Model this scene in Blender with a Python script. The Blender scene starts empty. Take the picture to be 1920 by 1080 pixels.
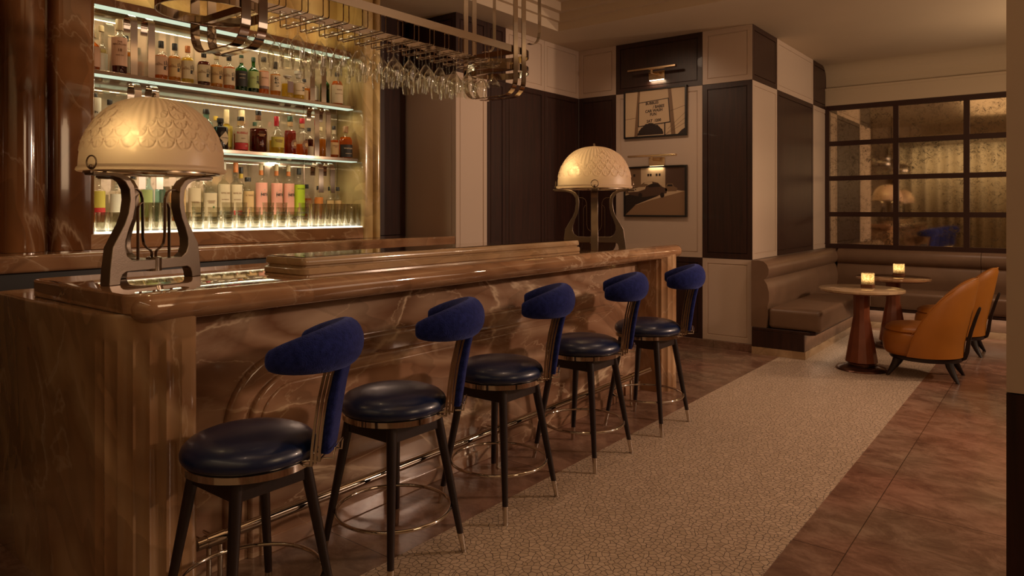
import bpy, bmesh, math, random
from mathutils import Vector, Matrix
PI = math.pi
random.seed(7)
scn = bpy.context.scene
COL = scn.collection
def R(d): return math.radians(d)

# ------------------------------------------------------------ mesh helper
class B:
    def __init__(s): s.bm = bmesh.new(); s.mi = 0
    def _f(s, vs):
        try:
            f = s.bm.faces.new(vs); f.material_index = s.mi; return f
        except ValueError: return None
    def quad(s, *p):
        return s._f([s.bm.verts.new(q) for q in p])
    def box(s, x0, x1, y0, y1, z0, z1):
        v = [s.bm.verts.new((x, y, z)) for z in (z0, z1) for y in (y0, y1) for x in (x0, x1)]
        for a in ((0,2,3,1),(4,5,7,6),(0,1,5,4),(2,6,7,3),(0,4,6,2),(1,3,7,5)): s._f([v[i] for i in a])
        return s
    def layers(s, rings, cap=True, closed=False):
        """rings: list of equal length closed point loops"""
        rv = [[s.bm.verts.new(p) for p in r] for r in rings]
        n = len(rv[0])
        m = len(rv)
        for i in range(m if closed else m-1):
            a, b = rv[i], rv[(i+1) % m]
            for j in range(n):
                k = (j+1) % n
                s._f([a[j], a[k], b[k], b[j]])
        if cap and not closed:
            s._f(list(reversed(rv[0]))); s._f(rv[-1])
        return s
    def prism(s, poly, z0, z1):
        return s.layers([[(x, y, z0) for x, y in poly], [(x, y, z1) for x, y in poly]])
    def lathe(s, prof, c=(0,0,0), seg=24, sx=1, sy=1, cap=True, a0=0, turn=2*PI):
        cx, cy, cz = c
        rings = [[(cx+r*sx*math.cos(a0+turn*k/seg), cy+r*sy*math.sin(a0+turn*k/seg), cz+z) for k in range(seg)] for r, z in prof]
        return s.layers(rings, cap)
    def sweep(s, path, prof, n=None, closed=False, cap=True, scale=None):
        """profile (a,b): a along t x n, b along n"""
        P = [Vector(p) for p in path]; N = len(P)
        rings = []
        nn = Vector(n).normalized() if n is not None else None
        prevb = None
        for i in range(N):
            if closed: t1 = P[i]-P[i-1]; t2 = P[(i+1) % N]-P[i]
            else:
                t1 = P[i]-P[max(i-1,0)]; t2 = P[min(i+1,N-1)]-P[i]
                if t1.length < 1e-9: t1 = t2
                if t2.length < 1e-9: t2 = t1
            t1.normalize(); t2.normalize(); t = (t1+t2).normalized()
            m = 1/max(0.35, t.dot(t1))
            if nn is not None: b = nn
            else:
                if prevb is None:
                    b = Vector((0,0,1)) if abs(t.z) < .9 else Vector((1,0,0))
                else: b = prevb
                b = (b - t*b.dot(t)).normalized(); prevb = b
            sd = t.cross(b).normalized()
            if nn is None: m = 1
            k = scale[i] if scale else 1
            rings.append([tuple(P[i] + sd*(a*m*k) + b*(c*k)) for a, c in prof])
        return s.layers(rings, cap, closed)
    def tube(s, path, r, seg=10, closed=False, n=None, scale=None):
        return s.sweep(path, [(r*math.cos(2*PI*k/seg), r*math.sin(2*PI*k/seg)) for k in range(seg)], n, closed, True, scale)
    def sphere(s, c, r, seg=16, rings=10, sc=(1,1,1)):
        pr = [(r*math.sin(PI*k/rings)*1.0 + (1e-5 if k in (0, rings) else 0), -r*math.cos(PI*k/rings)) for k in range(rings+1)]
        rr = [[(c[0]+a*sc[0]*math.cos(2*PI*j/seg), c[1]+a*sc[1]*math.sin(2*PI*j/seg), c[2]+z*sc[2]) for j in range(seg)] for a, z in pr]
        return s.layers(rr)
    def mesh(s, name, mats, angle=35, recalc=True):
        if recalc: bmesh.ops.recalc_face_normals(s.bm, faces=s.bm.faces)
        me = bpy.data.meshes.new(name); s.bm.to_mesh(me); s.bm.free()
        if not isinstance(mats, (list, tuple)): mats = [mats]
        for m in mats: me.materials.append(m)
        if angle:
            me.polygons.foreach_set('use_smooth', [True]*len(me.polygons))
            me.set_sharp_from_angle(angle=R(angle))
        return me
    def build(s, name, mats, parent=None, angle=35, bevel=None, sub=0, recalc=True):
        o = bpy.data.objects.new(name, s.mesh(name, mats, angle, recalc)); COL.objects.link(o)
        if parent: o.parent = parent
        if bevel:
            m = o.modifiers.new('bevel', 'BEVEL'); m.width = bevel; m.segments = 3; m.limit_method = 'ANGLE'; m.angle_limit = R(40)
        if sub:
            m = o.modifiers.new('sub', 'SUBSURF'); m.levels = sub; m.render_levels = sub
        return o

def tag(o, label=None, cat=None, group=None, kind=None):
    if label: o['label'] = label
    if cat: o['category'] = cat
    if group: o['group'] = group
    if kind: o['kind'] = kind
    return o
def empty(name, loc, label, cat, group=None, rz=0):
    o = bpy.data.objects.new(name, None); COL.objects.link(o); o.empty_display_size = .05
    o.location = loc; o.rotation_euler = (0, 0, rz)
    return tag(o, label, cat, group)
def struct(o): o['kind'] = 'structure'; return o
KIDS = {}
def copy_tree(o, parent=None):
    c = o.copy(); COL.objects.link(c); c.parent = parent
    for ch in [x for x in COL.objects if x.parent == o]: copy_tree(ch, c)
    return c
def rrect(x0, x1, y0, y1, r, seg=6):
    pts = []
    for cx, cy, a in ((x1-r, y1-r, 0), (x0+r, y1-r, 90), (x0+r, y0+r, 180), (x1-r, y0+r, 270)):
        for k in range(seg+1):
            t = R(a+90*k/seg); pts.append((cx+r*math.cos(t), cy+r*math.sin(t)))
    return pts
def arc(cx, cy, r, a0, a1, n):
    return [(cx+r*math.cos(R(a0+(a1-a0)*k/n)), cy+r*math.sin(R(a0+(a1-a0)*k/n))) for k in range(n+1)]
def circ(r, n, c=(0,0,0)): return [(c[0]+r*math.cos(2*PI*k/n), c[1]+r*math.sin(2*PI*k/n), c[2]) for k in range(n)]

# ------------------------------------------------------------ materials
def newmat(name):
    m = bpy.data.materials.new(name); m.use_nodes = True
    nt = m.node_tree; nt.nodes.clear()
    out = nt.nodes.new('ShaderNodeOutputMaterial')
    return m, nt, out
def N(nt, typ, **kw):
    n = nt.nodes.new(typ)
    for k, v in kw.items():
        if k.startswith('_'): setattr(n, k[1:], v)
        else: n.inputs[k.replace('__', ' ')].default_value = v
    return n
def L(nt, a, b): nt.links.new(a, b)
def ramp(nt, stops, interp='LINEAR'):
    r = nt.nodes.new('ShaderNodeValToRGB'); r.color_ramp.interpolation = interp
    e = r.color_ramp.elements
    while len(e) < len(stops): e.new(.5)
    for i, (p, c) in enumerate(stops):
        e[i].position = p; e[i].color = (c[0], c[1], c[2], 1) if not isinstance(c, (int, float)) else (c, c, c, 1)
    return r
def principled(name, col, rough=.5, metal=0, coat=0, bump=None, spec=.5, noise=0, sheen=0, nscale=8):
    m, nt, out = newmat(name)
    p = N(nt, 'ShaderNodeBsdfPrincipled'); p.inputs['Base Color'].default_value = (*col, 1)
    p.inputs['Roughness'].default_value = rough; p.inputs['Metallic'].default_value = metal
    p.inputs['Coat Weight'].default_value = coat; p.inputs['Coat Roughness'].default_value = .08
    p.inputs['Specular IOR Level'].default_value = spec
    p.inputs['Sheen Weight'].default_value = sheen
    L(nt, p.outputs[0], out.inputs[0])
    tc = N(nt, 'ShaderNodeTexCoord')
    if noise:
        n = N(nt, 'ShaderNodeTexNoise', Scale=nscale, Detail=4.)
        L(nt, tc.outputs['Object'], n.inputs['Vector'])
        r = ramp(nt, [(.25, [c*(1-noise) for c in col]), (.75, [min(1, c*(1+noise)) for c in col])])
        L(nt, n.outputs[0], r.inputs[0]); L(nt, r.outputs[0], p.inputs['Base Color'])
    if bump:
        sc, st, dist = bump
        n = N(nt, 'ShaderNodeTexNoise', Scale=sc, Detail=3.)
        L(nt, tc.outputs['Object'], n.inputs['Vector'])
        b = N(nt, 'ShaderNodeBump', Strength=st, Distance=dist)
        L(nt, n.outputs[0], b.inputs['Height']); L(nt, b.outputs[0], p.inputs['Normal'])
    return m
def onyx(name, cols, scale=1.0, rough=.12, stretch=(1,1,1), vein=.6, rot=(0,0,0), seed=0, veincol=(.70,.53,.36), coat=.35):
    m, nt, out = newmat(name)
    p = N(nt, 'ShaderNodeBsdfPrincipled', Roughness=rough); p.inputs['Coat Weight'].default_value = coat; p.inputs['Coat Roughness'].default_value = .02
    L(nt, p.outputs[0], out.inputs[0])
    tc = N(nt, 'ShaderNodeTexCoord')
    mp = N(nt, 'ShaderNodeMapping'); mp.inputs['Scale'].default_value = [s*scale for s in stretch]; mp.inputs['Rotation'].default_value = rot
    mp.inputs['Location'].default_value = (seed*3.7, seed*1.9, seed*2.3)
    L(nt, tc.outputs['Object'], mp.inputs['Vector'])
    w = N(nt, 'ShaderNodeTexNoise', Scale=.7, Detail=3., Roughness=.5, Distortion=.3); L(nt, mp.outputs[0], w.inputs['Vector'])
    ws = N(nt, 'ShaderNodeVectorMath', _operation='MULTIPLY_ADD'); ws.inputs[1].default_value = (1.2, 1.2, 1.2)
    L(nt, w.outputs['Color'], ws.inputs[0]); L(nt, mp.outputs[0], ws.inputs[2])
    wv = N(nt, 'ShaderNodeTexWave', Scale=.62, Distortion=2.2, Detail=3., _wave_type='BANDS', _bands_direction='DIAGONAL'); wv.inputs['Detail Scale'].default_value = .9
    L(nt, ws.outputs[0], wv.inputs['Vector'])
    n2 = N(nt, 'ShaderNodeTexNoise', Scale=1.1, Detail=5., Roughness=.5, Distortion=.6); L(nt, ws.outputs[0], n2.inputs['Vector'])
    mx = N(nt, 'ShaderNodeMix', _data_type='FLOAT'); mx.inputs[0].default_value = .6
    L(nt, wv.outputs[0], mx.inputs[2]); L(nt, n2.outputs[0], mx.inputs[3])
    k = len(cols); r = ramp(nt, [(.18+.64*i/(k-1), c) for i, c in enumerate(cols)])
    L(nt, mx.outputs[0], r.inputs[0])
    # thin pale veins where a warped noise crosses its middle
    vn = N(nt, 'ShaderNodeTexNoise', Scale=.8, Detail=7., Roughness=.56, Distortion=.7)
    vm = N(nt, 'ShaderNodeVectorMath', _operation='ADD'); vm.inputs[1].default_value = (5.2+seed, 1.3, 9.1)
    L(nt, mp.outputs[0], vm.inputs[0]); L(nt, vm.outputs[0], vn.inputs['Vector'])
    vr = ramp(nt, [(.4915, 0), (.499, 1.), (.501, 1.), (.506, .22), (.53, 0)]); L(nt, vn.outputs[0], vr.inputs[0])
    mk = N(nt, 'ShaderNodeTexNoise', Scale=1.3, Detail=2.); L(nt, vm.outputs[0], mk.inputs['Vector'])
    mr = ramp(nt, [(.40, .12), (.56, vein)]); L(nt, mk.outputs[0], mr.inputs[0])
    mu = N(nt, 'ShaderNodeMath', _operation='MULTIPLY'); L(nt, vr.outputs[0], mu.inputs[0]); L(nt, mr.outputs[0], mu.inputs[1])
    # a second, finer family of veins
    v2 = N(nt, 'ShaderNodeTexNoise', Scale=2.0, Detail=6., Roughness=.55, Distortion=.6); L(nt, vm.outputs[0], v2.inputs['Vector'])
    r2 = ramp(nt, [(.492, 0), (.5, .5), (.508, 0)]); L(nt, v2.outputs[0], r2.inputs[0])
    m2 = N(nt, 'ShaderNodeMath', _operation='MULTIPLY'); L(nt, r2.outputs[0], m2.inputs[0]); L(nt, mr.outputs[0], m2.inputs[1])
    mm = N(nt, 'ShaderNodeMath', _operation='MAXIMUM'); L(nt, mu.outputs[0], mm.inputs[0]); L(nt, m2.outputs[0], mm.inputs[1])
    # agate like growth contours: tone steps with crisp borders
    cn = N(nt, 'ShaderNodeTexNoise', Scale=.9, Detail=4., Roughness=.5, Distortion=1.0); c0 = N(nt, 'ShaderNodeVectorMath', _operation='ADD'); c0.inputs[1].default_value = (2.2, 8.3+seed, 4.4)
    L(nt, mp.outputs[0], c0.inputs[0]); L(nt, c0.outputs[0], cn.inputs['Vector'])
    cs = ramp(nt, [(.40, 1.0), (.403, .74), (.46, 1.0), (.463, .80), (.52, 1.05), (.523, .82), (.57, 1.0), (.60, .85), (.604, 1.1)]); L(nt, cn.outputs[0], cs.inputs[0])
    ct = N(nt, 'ShaderNodeMix', _data_type='RGBA', _blend_type='MULTIPLY'); ct.inputs[0].default_value = 1.0
    L(nt, r.outputs[0], ct.inputs[6]); L(nt, cs.outputs[0], ct.inputs[7])
    mc = N(nt, 'ShaderNodeMix', _data_type='RGBA'); mc.inputs[7].default_value = (*veincol, 1)
    L(nt, mm.outputs[0], mc.inputs[0]); L(nt, ct.outputs[2], mc.inputs[6])
    L(nt, mc.outputs[2], p.inputs['Base Color'])
    return m
BR = [(.13,.062,.036), (.24,.125,.072), (.34,.195,.12), (.25,.13,.075), (.42,.27,.175), (.20,.10,.056), (.46,.32,.22)]
PR = [(.19,.095,.044), (.32,.175,.085), (.42,.26,.14), (.28,.145,.068), (.36,.21,.11), (.46,.31,.18)]
M = {}
M['onyx_panel'] = onyx('honey onyx', BR, .75, .16, (1,.55,1.6), .95, seed=1)
M['onyx_pier'] = onyx('honey onyx pier', PR, .8, .14, (1,1,.6), .6, seed=3)
M['onyx_top'] = onyx('honey onyx worktop', [(.24,.115,.055), (.37,.20,.105), (.28,.14,.07), (.47,.29,.165)], 1.1, .05, (1,.6,1), .7, seed=5, coat=.9)
M['onyx_ledge'] = onyx('pale onyx', [(.33,.2,.1), (.46,.32,.19), (.40,.26,.14), (.52,.38,.24)], 1., .15, (1,.5,1), .4, seed=6)
M['onyx_gold'] = onyx('golden onyx', [(.34,.19,.07), (.52,.36,.15), (.62,.47,.22), (.44,.27,.10)], .9, .14, (1,1,.8), .5, seed=8)
M['onyx_dark'] = onyx('deep brown onyx', [(.07,.026,.010), (.16,.06,.02), (.26,.11,.04), (.12,.045,.016)], .8, .1, (1,1,.5), .5, seed=9)
M['chrome'] = principled('polished nickel', (.62,.555,.49), .08, 1)
M['chrome_dark'] = principled('smoked nickel', (.42,.34,.27), .12, 1)
M['steel'] = principled('cast metal', (.25,.20,.155), .36, 1, bump=(260, .35, .001))
M['steel_edge'] = principled('polished cast edge', (.34,.27,.21), .22, 1)
M['brass'] = principled('warm brass', (.68,.5,.3), .22, 1)
M['cream'] = principled('cream lacquer', (.56,.435,.34), .33, spec=.4, bump=(90, .05, .001))
M['cream_wall'] = principled('cream paint', (.60,.48,.33), .6)
M['ceiling'] = principled('ceiling paint', (.62,.50,.36), .7, noise=.03, nscale=1.5)
M['black'] = principled('black metal', (.012,.009,.008), .4)
M['frame'] = principled('dark bronze frame', (.035,.012,.010), .35)
M['leather_navy'] = principled('navy leather', (.004,.012,.055), .33, coat=.15, bump=(140, .12, .0008), spec=.6)
M['piping'] = principled('navy piping', (.004,.007,.02), .4)
M['leather_brown'] = principled('taupe leather', (.18,.108,.068), .36, bump=(30, .12, .004), noise=.12, nscale=5)
M['leather_orange'] = principled('tan orange leather', (.38,.135,.015), .42, bump=(60, .08, .001), noise=.08, nscale=4)
M['candle_base'] = principled('walnut base', (.12,.045,.02), .3)
M['table_wood'] = principled('red brown lacquered wood', (.16,.046,.020), .25, coat=.3, noise=.2, nscale=6)
M['white_glass'] = principled('white glass edge', (.75,.8,.72), .15)

def wood(name, c0, c1, rough=.32, axis=(22,22,1.1)):
    m, nt, out = newmat(name)
    p = N(nt, 'ShaderNodeBsdfPrincipled', Roughness=rough); L(nt, p.outputs[0], out.inputs[0])
    p.inputs['Coat Weight'].default_value = .04
    tc = N(nt, 'ShaderNodeTexCoord'); mp = N(nt, 'ShaderNodeMapping'); mp.inputs['Scale'].default_value = axis
    L(nt, tc.outputs['Object'], mp.inputs[0])
    n = N(nt, 'ShaderNodeTexNoise', Scale=1.6, Detail=6., Roughness=.65, Distortion=.3); L(nt, mp.outputs[0], n.inputs['Vector'])
    r = ramp(nt, [(.3, c0), (.7, c1)]); L(nt, n.outputs[0], r.inputs[0]); L(nt, r.outputs[0], p.inputs['Base Color'])
    b = N(nt, 'ShaderNodeBump', Strength=.12, Distance=.002); L(nt, n.outputs[0], b.inputs['Height']); L(nt, b.outputs[0], p.inputs['Normal'])
    return m
M['dark_wood'] = wood('mahogany veneer', (.014,.0055,.004), (.044,.014,.0085), .40)
M['leg_wood'] = wood('espresso wood', (.007,.003,.003), (.020,.008,.007), .42)
M['plinth_wood'] = wood('banquette plinth wood', (.10,.055,.035), (.19,.11,.07), .4, (3,14,14))

def fabric(name, col, col2):
    m, nt, out = newmat(name)
    p = N(nt, 'ShaderNodeBsdfPrincipled', Roughness=.95); p.inputs['Sheen Weight'].default_value = .5; p.inputs['Sheen Roughness'].default_value = .5
    p.inputs['Sheen Tint'].default_value = (.25,.3,.8,1); p.inputs['Specular IOR Level'].default_value = .1
    L(nt, p.outputs[0], out.inputs[0])
    tc = N(nt, 'ShaderNodeTexCoord')
    v = N(nt, 'ShaderNodeTexVoronoi', Scale=230.); L(nt, tc.outputs['Object'], v.inputs['Vector'])
    n = N(nt, 'ShaderNodeTexNoise', Scale=60., Detail=3.); L(nt, tc.outputs['Object'], n.inputs['Vector'])
    r = ramp(nt, [(.3, col), (.7, col2)]); L(nt, n.outputs[0], r.inputs[0]); L(nt, r.outputs[0], p.inputs['Base Color'])
    b = N(nt, 'ShaderNodeBump', Strength=.7, Distance=.002); L(nt, v.outputs['Distance'], b.inputs['Height']); L(nt, b.outputs[0], p.inputs['Normal'])
    return m
M['blue_fabric'] = fabric('royal blue boucle', (.006,.010,.075), (.016,.024,.15))

def floor_mat():
    m, nt, out = newmat('rose brown marble tiles')
    p = N(nt, 'ShaderNodeBsdfPrincipled', Roughness=.2); L(nt, p.outputs[0], out.inputs[0])
    tc = N(nt, 'ShaderNodeTexCoord')
    mp = N(nt, 'ShaderNodeMapping'); mp.inputs['Rotation'].default_value = (0,0,R(35)); mp.inputs['Scale'].default_value = (1,1.5,1); L(nt, tc.outputs['Object'], mp.inputs[0])
    n = N(nt, 'ShaderNodeTexNoise', Scale=4.2, Detail=12., Roughness=.74, Distortion=.5); L(nt, mp.outputs[0], n.inputs['Vector'])
    r = ramp(nt, [(.30, (.11,.06,.046)), (.46, (.19,.115,.085)), (.56, (.27,.175,.135)), (.72, (.36,.25,.19))]); L(nt, n.outputs[0], r.inputs[0])
    n3 = N(nt, 'ShaderNodeTexNoise', Scale=1.1, Detail=2.); L(nt, tc.outputs['Object'], n3.inputs['Vector'])
    tint = ramp(nt, [(.35, (1.1,.82,.72)), (.65, (.9,.95,.82))]); L(nt, n3.outputs[0], tint.inputs[0])
    mu = N(nt, 'ShaderNodeMix', _data_type='RGBA', _blend_type='MULTIPLY'); mu.inputs[0].default_value = .8
    L(nt, r.outputs[0], mu.inputs[6]); L(nt, tint.outputs[0], mu.inputs[7])
    br = N(nt, 'ShaderNodeTexBrick', Scale=1., _offset=.5); br.inputs['Mortar Size'].default_value = .0022; br.inputs['Brick Width'].default_value = 1.2; br.inputs['Row Height'].default_value = .72
    br.inputs['Color1'].default_value = (1,1,1,1); br.inputs['Color2'].default_value = (.86,.86,.86,1); br.inputs['Mortar'].default_value = (.25,.22,.2,1)
    mb = N(nt, 'ShaderNodeMapping'); mb.inputs['Rotation'].default_value = (0,0,R(90)); mb.inputs['Location'].default_value = (.2, 0.0, 0)
    L(nt, tc.outputs['Object'], mb.inputs[0]); L(nt, mb.outputs[0], br.inputs['Vector'])
    m2 = N(nt, 'ShaderNodeMix', _data_type='RGBA', _blend_type='MULTIPLY'); m2.inputs[0].default_value = 1
    L(nt, mu.outputs[2], m2.inputs[6]); L(nt, br.outputs['Color'], m2.inputs[7]); L(nt, m2.outputs[2], p.inputs['Base Color'])
    return m
M['floor'] = floor_mat()
def crackle_mat():
    m, nt, out = newmat('cream crackle mosaic')
    p = N(nt, 'ShaderNodeBsdfPrincipled'); L(nt, p.outputs[0], out.inputs[0])
    tc = N(nt, 'ShaderNodeTexCoord')
    w = N(nt, 'ShaderNodeTexNoise', Scale=14., Detail=2.); L(nt, tc.outputs['Object'], w.inputs['Vector'])
    ma = N(nt, 'ShaderNodeVectorMath', _operation='MULTIPLY_ADD'); ma.inputs[1].default_value = (.03,.03,.03); L(nt, w.outputs['Color'], ma.inputs[0]); L(nt, tc.outputs['Object'], ma.inputs[2])
    v = N(nt, 'ShaderNodeTexVoronoi', Scale=37., _feature='DISTANCE_TO_EDGE', _voronoi_dimensions='2D'); L(nt, ma.outputs[0], v.inputs['Vector'])
    c = N(nt, 'ShaderNodeTexVoronoi', Scale=37., _voronoi_dimensions='2D'); L(nt, ma.outputs[0], c.inputs['Vector'])
    cc = N(nt, 'ShaderNodeSeparateColor'); L(nt, c.outputs['Color'], cc.inputs[0])
    cr = ramp(nt, [(0, (.43,.32,.225)), (.5, (.48,.36,.26)), (1, (.54,.41,.30))]); L(nt, cc.outputs[0], cr.inputs[0])
    e = ramp(nt, [(.018, 0), (.06, 1)]); L(nt, v.outputs['Distance'], e.inputs[0])
    mx = N(nt, 'ShaderNodeMix', _data_type='RGBA'); mx.inputs[6].default_value = (.05,.03,.02,1)
    L(nt, e.outputs[0], mx.inputs[0]); L(nt, cr.outputs[0], mx.inputs[7]); L(nt, mx.outputs[2], p.inputs['Base Color'])
    rr = N(nt, 'ShaderNodeMapRange'); rr.inputs['To Min'].default_value = .75; rr.inputs['To Max'].default_value = .36; L(nt, e.outputs[0], rr.inputs[0]); L(nt, rr.outputs[0], p.inputs['Roughness'])
    h = N(nt, 'ShaderNodeMath', _operation='MULTIPLY_ADD'); h.inputs[1].default_value = .35; L(nt, cc.outputs[1], h.inputs[0]); L(nt, e.outputs[0], h.inputs[2])
    b = N(nt, 'ShaderNodeBump', Strength=.8, Distance=.004); L(nt, h.outputs[0], b.inputs['Height']); L(nt, b.outputs[0], p.inputs['Normal'])
    return m
M['crackle'] = crackle_mat()

def clear_glass(name, tint=(1,1,1), edge=1.0, rough=.02, ex=4.0):
    """thin clear glass: light passes straight through, the rim of the shape reflects by Fresnel"""
    m, nt, out = newmat(name)
    t = N(nt, 'ShaderNodeBsdfTransparent'); t.inputs[0].default_value = (*tint, 1)
    g = N(nt, 'ShaderNodeBsdfGlossy', Roughness=rough); g.inputs[0].default_value = (1,1,1,1)
    f = N(nt, 'ShaderNodeLayerWeight', Blend=.5)
    pw = N(nt, 'ShaderNodeMath', _operation='POWER'); pw.inputs[1].default_value = ex; L(nt, f.outputs['Facing'], pw.inputs[0])
    mu = N(nt, 'ShaderNodeMath', _operation='MULTIPLY_ADD'); mu.inputs[1].default_value = .8*edge; mu.inputs[2].default_value = .045; mu.use_clamp = True
    L(nt, pw.outputs[0], mu.inputs[0])
    mx = N(nt, 'ShaderNodeMixShader'); L(nt, mu.outputs[0], mx.inputs[0]); L(nt, t.outputs[0], mx.inputs[1]); L(nt, g.outputs[0], mx.inputs[2])
    L(nt, mx.outputs[0], out.inputs[0])
    return m
def liquid(name, col, deep=.55):
    m, nt, out = newmat(name)
    t = N(nt, 'ShaderNodeBsdfTransparent'); t.inputs[0].default_value = (*[c**.5 for c in col], 1)
    tr = N(nt, 'ShaderNodeBsdfTranslucent'); tr.inputs[0].default_value = (*col, 1)
    df = N(nt, 'ShaderNodeBsdfDiffuse'); df.inputs[0].default_value = (*[c*.7 for c in col], 1)
    a = N(nt, 'ShaderNodeMixShader'); a.inputs[0].default_value = .25; L(nt, tr.outputs[0], a.inputs[1]); L(nt, df.outputs[0], a.inputs[2])
    b = N(nt, 'ShaderNodeMixShader'); b.inputs[0].default_value = deep; L(nt, t.outputs[0], b.inputs[1]); L(nt, a.outputs[0], b.inputs[2])
    L(nt, b.outputs[0], out.inputs[0])
    return m
M['glass_base'] = liquid('thick glass base', (.62,.60,.52), .55)
def emit(name, col, s):
    m, nt, out = newmat(name)
    e = N(nt, 'ShaderNodeEmission', Strength=s); e.inputs[0].default_value = (*col, 1); L(nt, e.outputs[0], out.inputs[0])
    return m
M['glass'] = clear_glass('clear glass', (.97,.97,.95), 1.3)
M['glass_tumbler'] = clear_glass('thick tumbler glass', (.90,.89,.85), 1.2, .03, 2.2)
M['glass_stem'] = clear_glass('crystal stemware', (.97,.97,.95), 1.3, .02, 3.0)
M['glass_green'] = clear_glass('green bottle glass', (.10,.42,.10), 1)
M['glass_dark'] = principled('opaque dark bottle glass', (.010,.009,.010), .08, spec=.6)
M['glass_teal'] = clear_glass('pale blue bottle glass', (.55,.82,.84), 1)
for k, c in dict(amber=(.86,.36,.03), orange=(.9,.26,.04), gold=(.93,.66,.07), pale=(.85,.72,.35), maroon=(.16,.02,.01), red=(.5,.05,.02), green=(.08,.28,.03), clear=(.85,.82,.7)).items():
    M['liq_'+k] = liquid(k+' liquor', c, .10 if k == 'clear' else .38)
for k, c in dict(cream=(.60,.48,.31), pink=(.66,.40,.27), white=(.72,.68,.55), tan=(.55,.36,.16), yellow=(.6,.5,.08), rose=(.72,.33,.25), black=(.02,.018,.016), red=(.5,.03,.03), lime=(.42,.55,.02), brown=(.22,.10,.04), grey=(.33,.32,.26), mauve=(.20,.13,.12), orange=(.6,.2,.04), green=(.05,.16,.04), ltgreen=(.38,.45,.16)).items():
    M['lab_'+k] = principled(k+' paper', c, .6)
for k, c in dict(black=(.012,.010,.010), cream=(.62,.48,.26), orange=(.55,.16,.03), red=(.42,.01,.02), wood=(.3,.16,.07), green=(.02,.06,.03), silver=(.6,.55,.45), yellow=(.62,.42,.05)).items():
    M['cap_'+k] = principled(k+' cap', c, .35)
M['led'] = emit('shelf light diffuser', (.78,.90,.66), 1.0)
M['led_ledge'] = emit('backlit ledge glass', (1,.88,.66), 2.4)
M['riser_glow'] = emit('softly lit riser', (1,.78,.42), 1.1)
M['bulb'] = emit('warm bulb', (1,.72,.32), 20)
M['bulb_small'] = emit('picture light strip', (1,.82,.58), 8)
M['flame'] = emit('candle flame', (1,.74,.38), 25)

def antique(name='antique mirror', haze=0.0):
    m, nt, out = newmat(name)
    tc = N(nt, 'ShaderNodeTexCoord')
    g = N(nt, 'ShaderNodeBsdfGlossy', Roughness=.035); g.inputs[0].default_value = (.78,.68,.54,1)
    d = N(nt, 'ShaderNodeBsdfPrincipled', Roughness=.45); d.inputs['Base Color'].default_value = (.07,.045,.02,1)
    n = N(nt, 'ShaderNodeTexNoise', Scale=16., Detail=9., Roughness=.78, Distortion=1.2); L(nt, tc.outputs['Object'], n.inputs['Vector'])
    n2 = N(nt, 'ShaderNodeTexNoise', Scale=2.2, Detail=3.); L(nt, tc.outputs['Object'], n2.inputs['Vector'])
    ad = N(nt, 'ShaderNodeMath', _operation='MULTIPLY_ADD'); ad.inputs[1].default_value = .35; L(nt, n2.outputs[0], ad.inputs[0]); L(nt, n.outputs[0], ad.inputs[2])
    n5 = N(nt, 'ShaderNodeTexNoise', Scale=75., Detail=4., Roughness=.7); L(nt, tc.outputs['Object'], n5.inputs['Vector'])
    a5 = N(nt, 'ShaderNodeMath', _operation='MULTIPLY_ADD'); a5.inputs[1].default_value = .30; L(nt, n5.outputs[0], a5.inputs[0]); L(nt, ad.outputs[0], a5.inputs[2]); ad = a5
    r = ramp(nt, [(.82, .04), (.92, .40), (.99, .9)]); L(nt, ad.outputs[0], r.inputs[0])
    mx = N(nt, 'ShaderNodeMixShader'); L(nt, r.outputs[0], mx.inputs[0]); L(nt, g.outputs[0], mx.inputs[1]); L(nt, d.outputs[0], mx.inputs[2]); hz = N(nt, 'ShaderNodeBsdfDiffuse'); hz.inputs[0].default_value = (.62,.50,.34,1)
    h2 = N(nt, 'ShaderNodeMixShader'); h2.inputs[0].default_value = haze
    L(nt, mx.outputs[0], h2.inputs[1]); L(nt, hz.outputs[0], h2.inputs[2]); L(nt, h2.outputs[0], out.inputs[0])
    return m
M['antique'] = antique()
M['antique_pale'] = antique('clouded antique mirror', .5)
def shade_mat():
    m, nt, out = newmat('frosted moulded glass')
    t = N(nt, 'ShaderNodeBsdfTranslucent'); t.inputs[0].default_value = (.80,.64,.46,1)
    d = N(nt, 'ShaderNodeBsdfPrincipled', Roughness=.38); d.inputs['Base Color'].default_value = (.66,.47,.35,1); d.inputs['Specular IOR Level'].default_value = .6
    rf = N(nt, 'ShaderNodeBsdfRefraction', Roughness=.42, IOR=1.25); rf.inputs[0].default_value = (.85,.7,.5,1)
    a = N(nt, 'ShaderNodeMixShader'); a.inputs[0].default_value = .05; L(nt, t.outputs[0], a.inputs[1]); L(nt, rf.outputs[0], a.inputs[2])
    b = N(nt, 'ShaderNodeMixShader'); b.inputs[0].default_value = .62; L(nt, a.outputs[0], b.inputs[1]); L(nt, d.outputs[0], b.inputs[2])
    L(nt, b.outputs[0], out.inputs[0])
    return m
M['shade'] = shade_mat()
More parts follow.
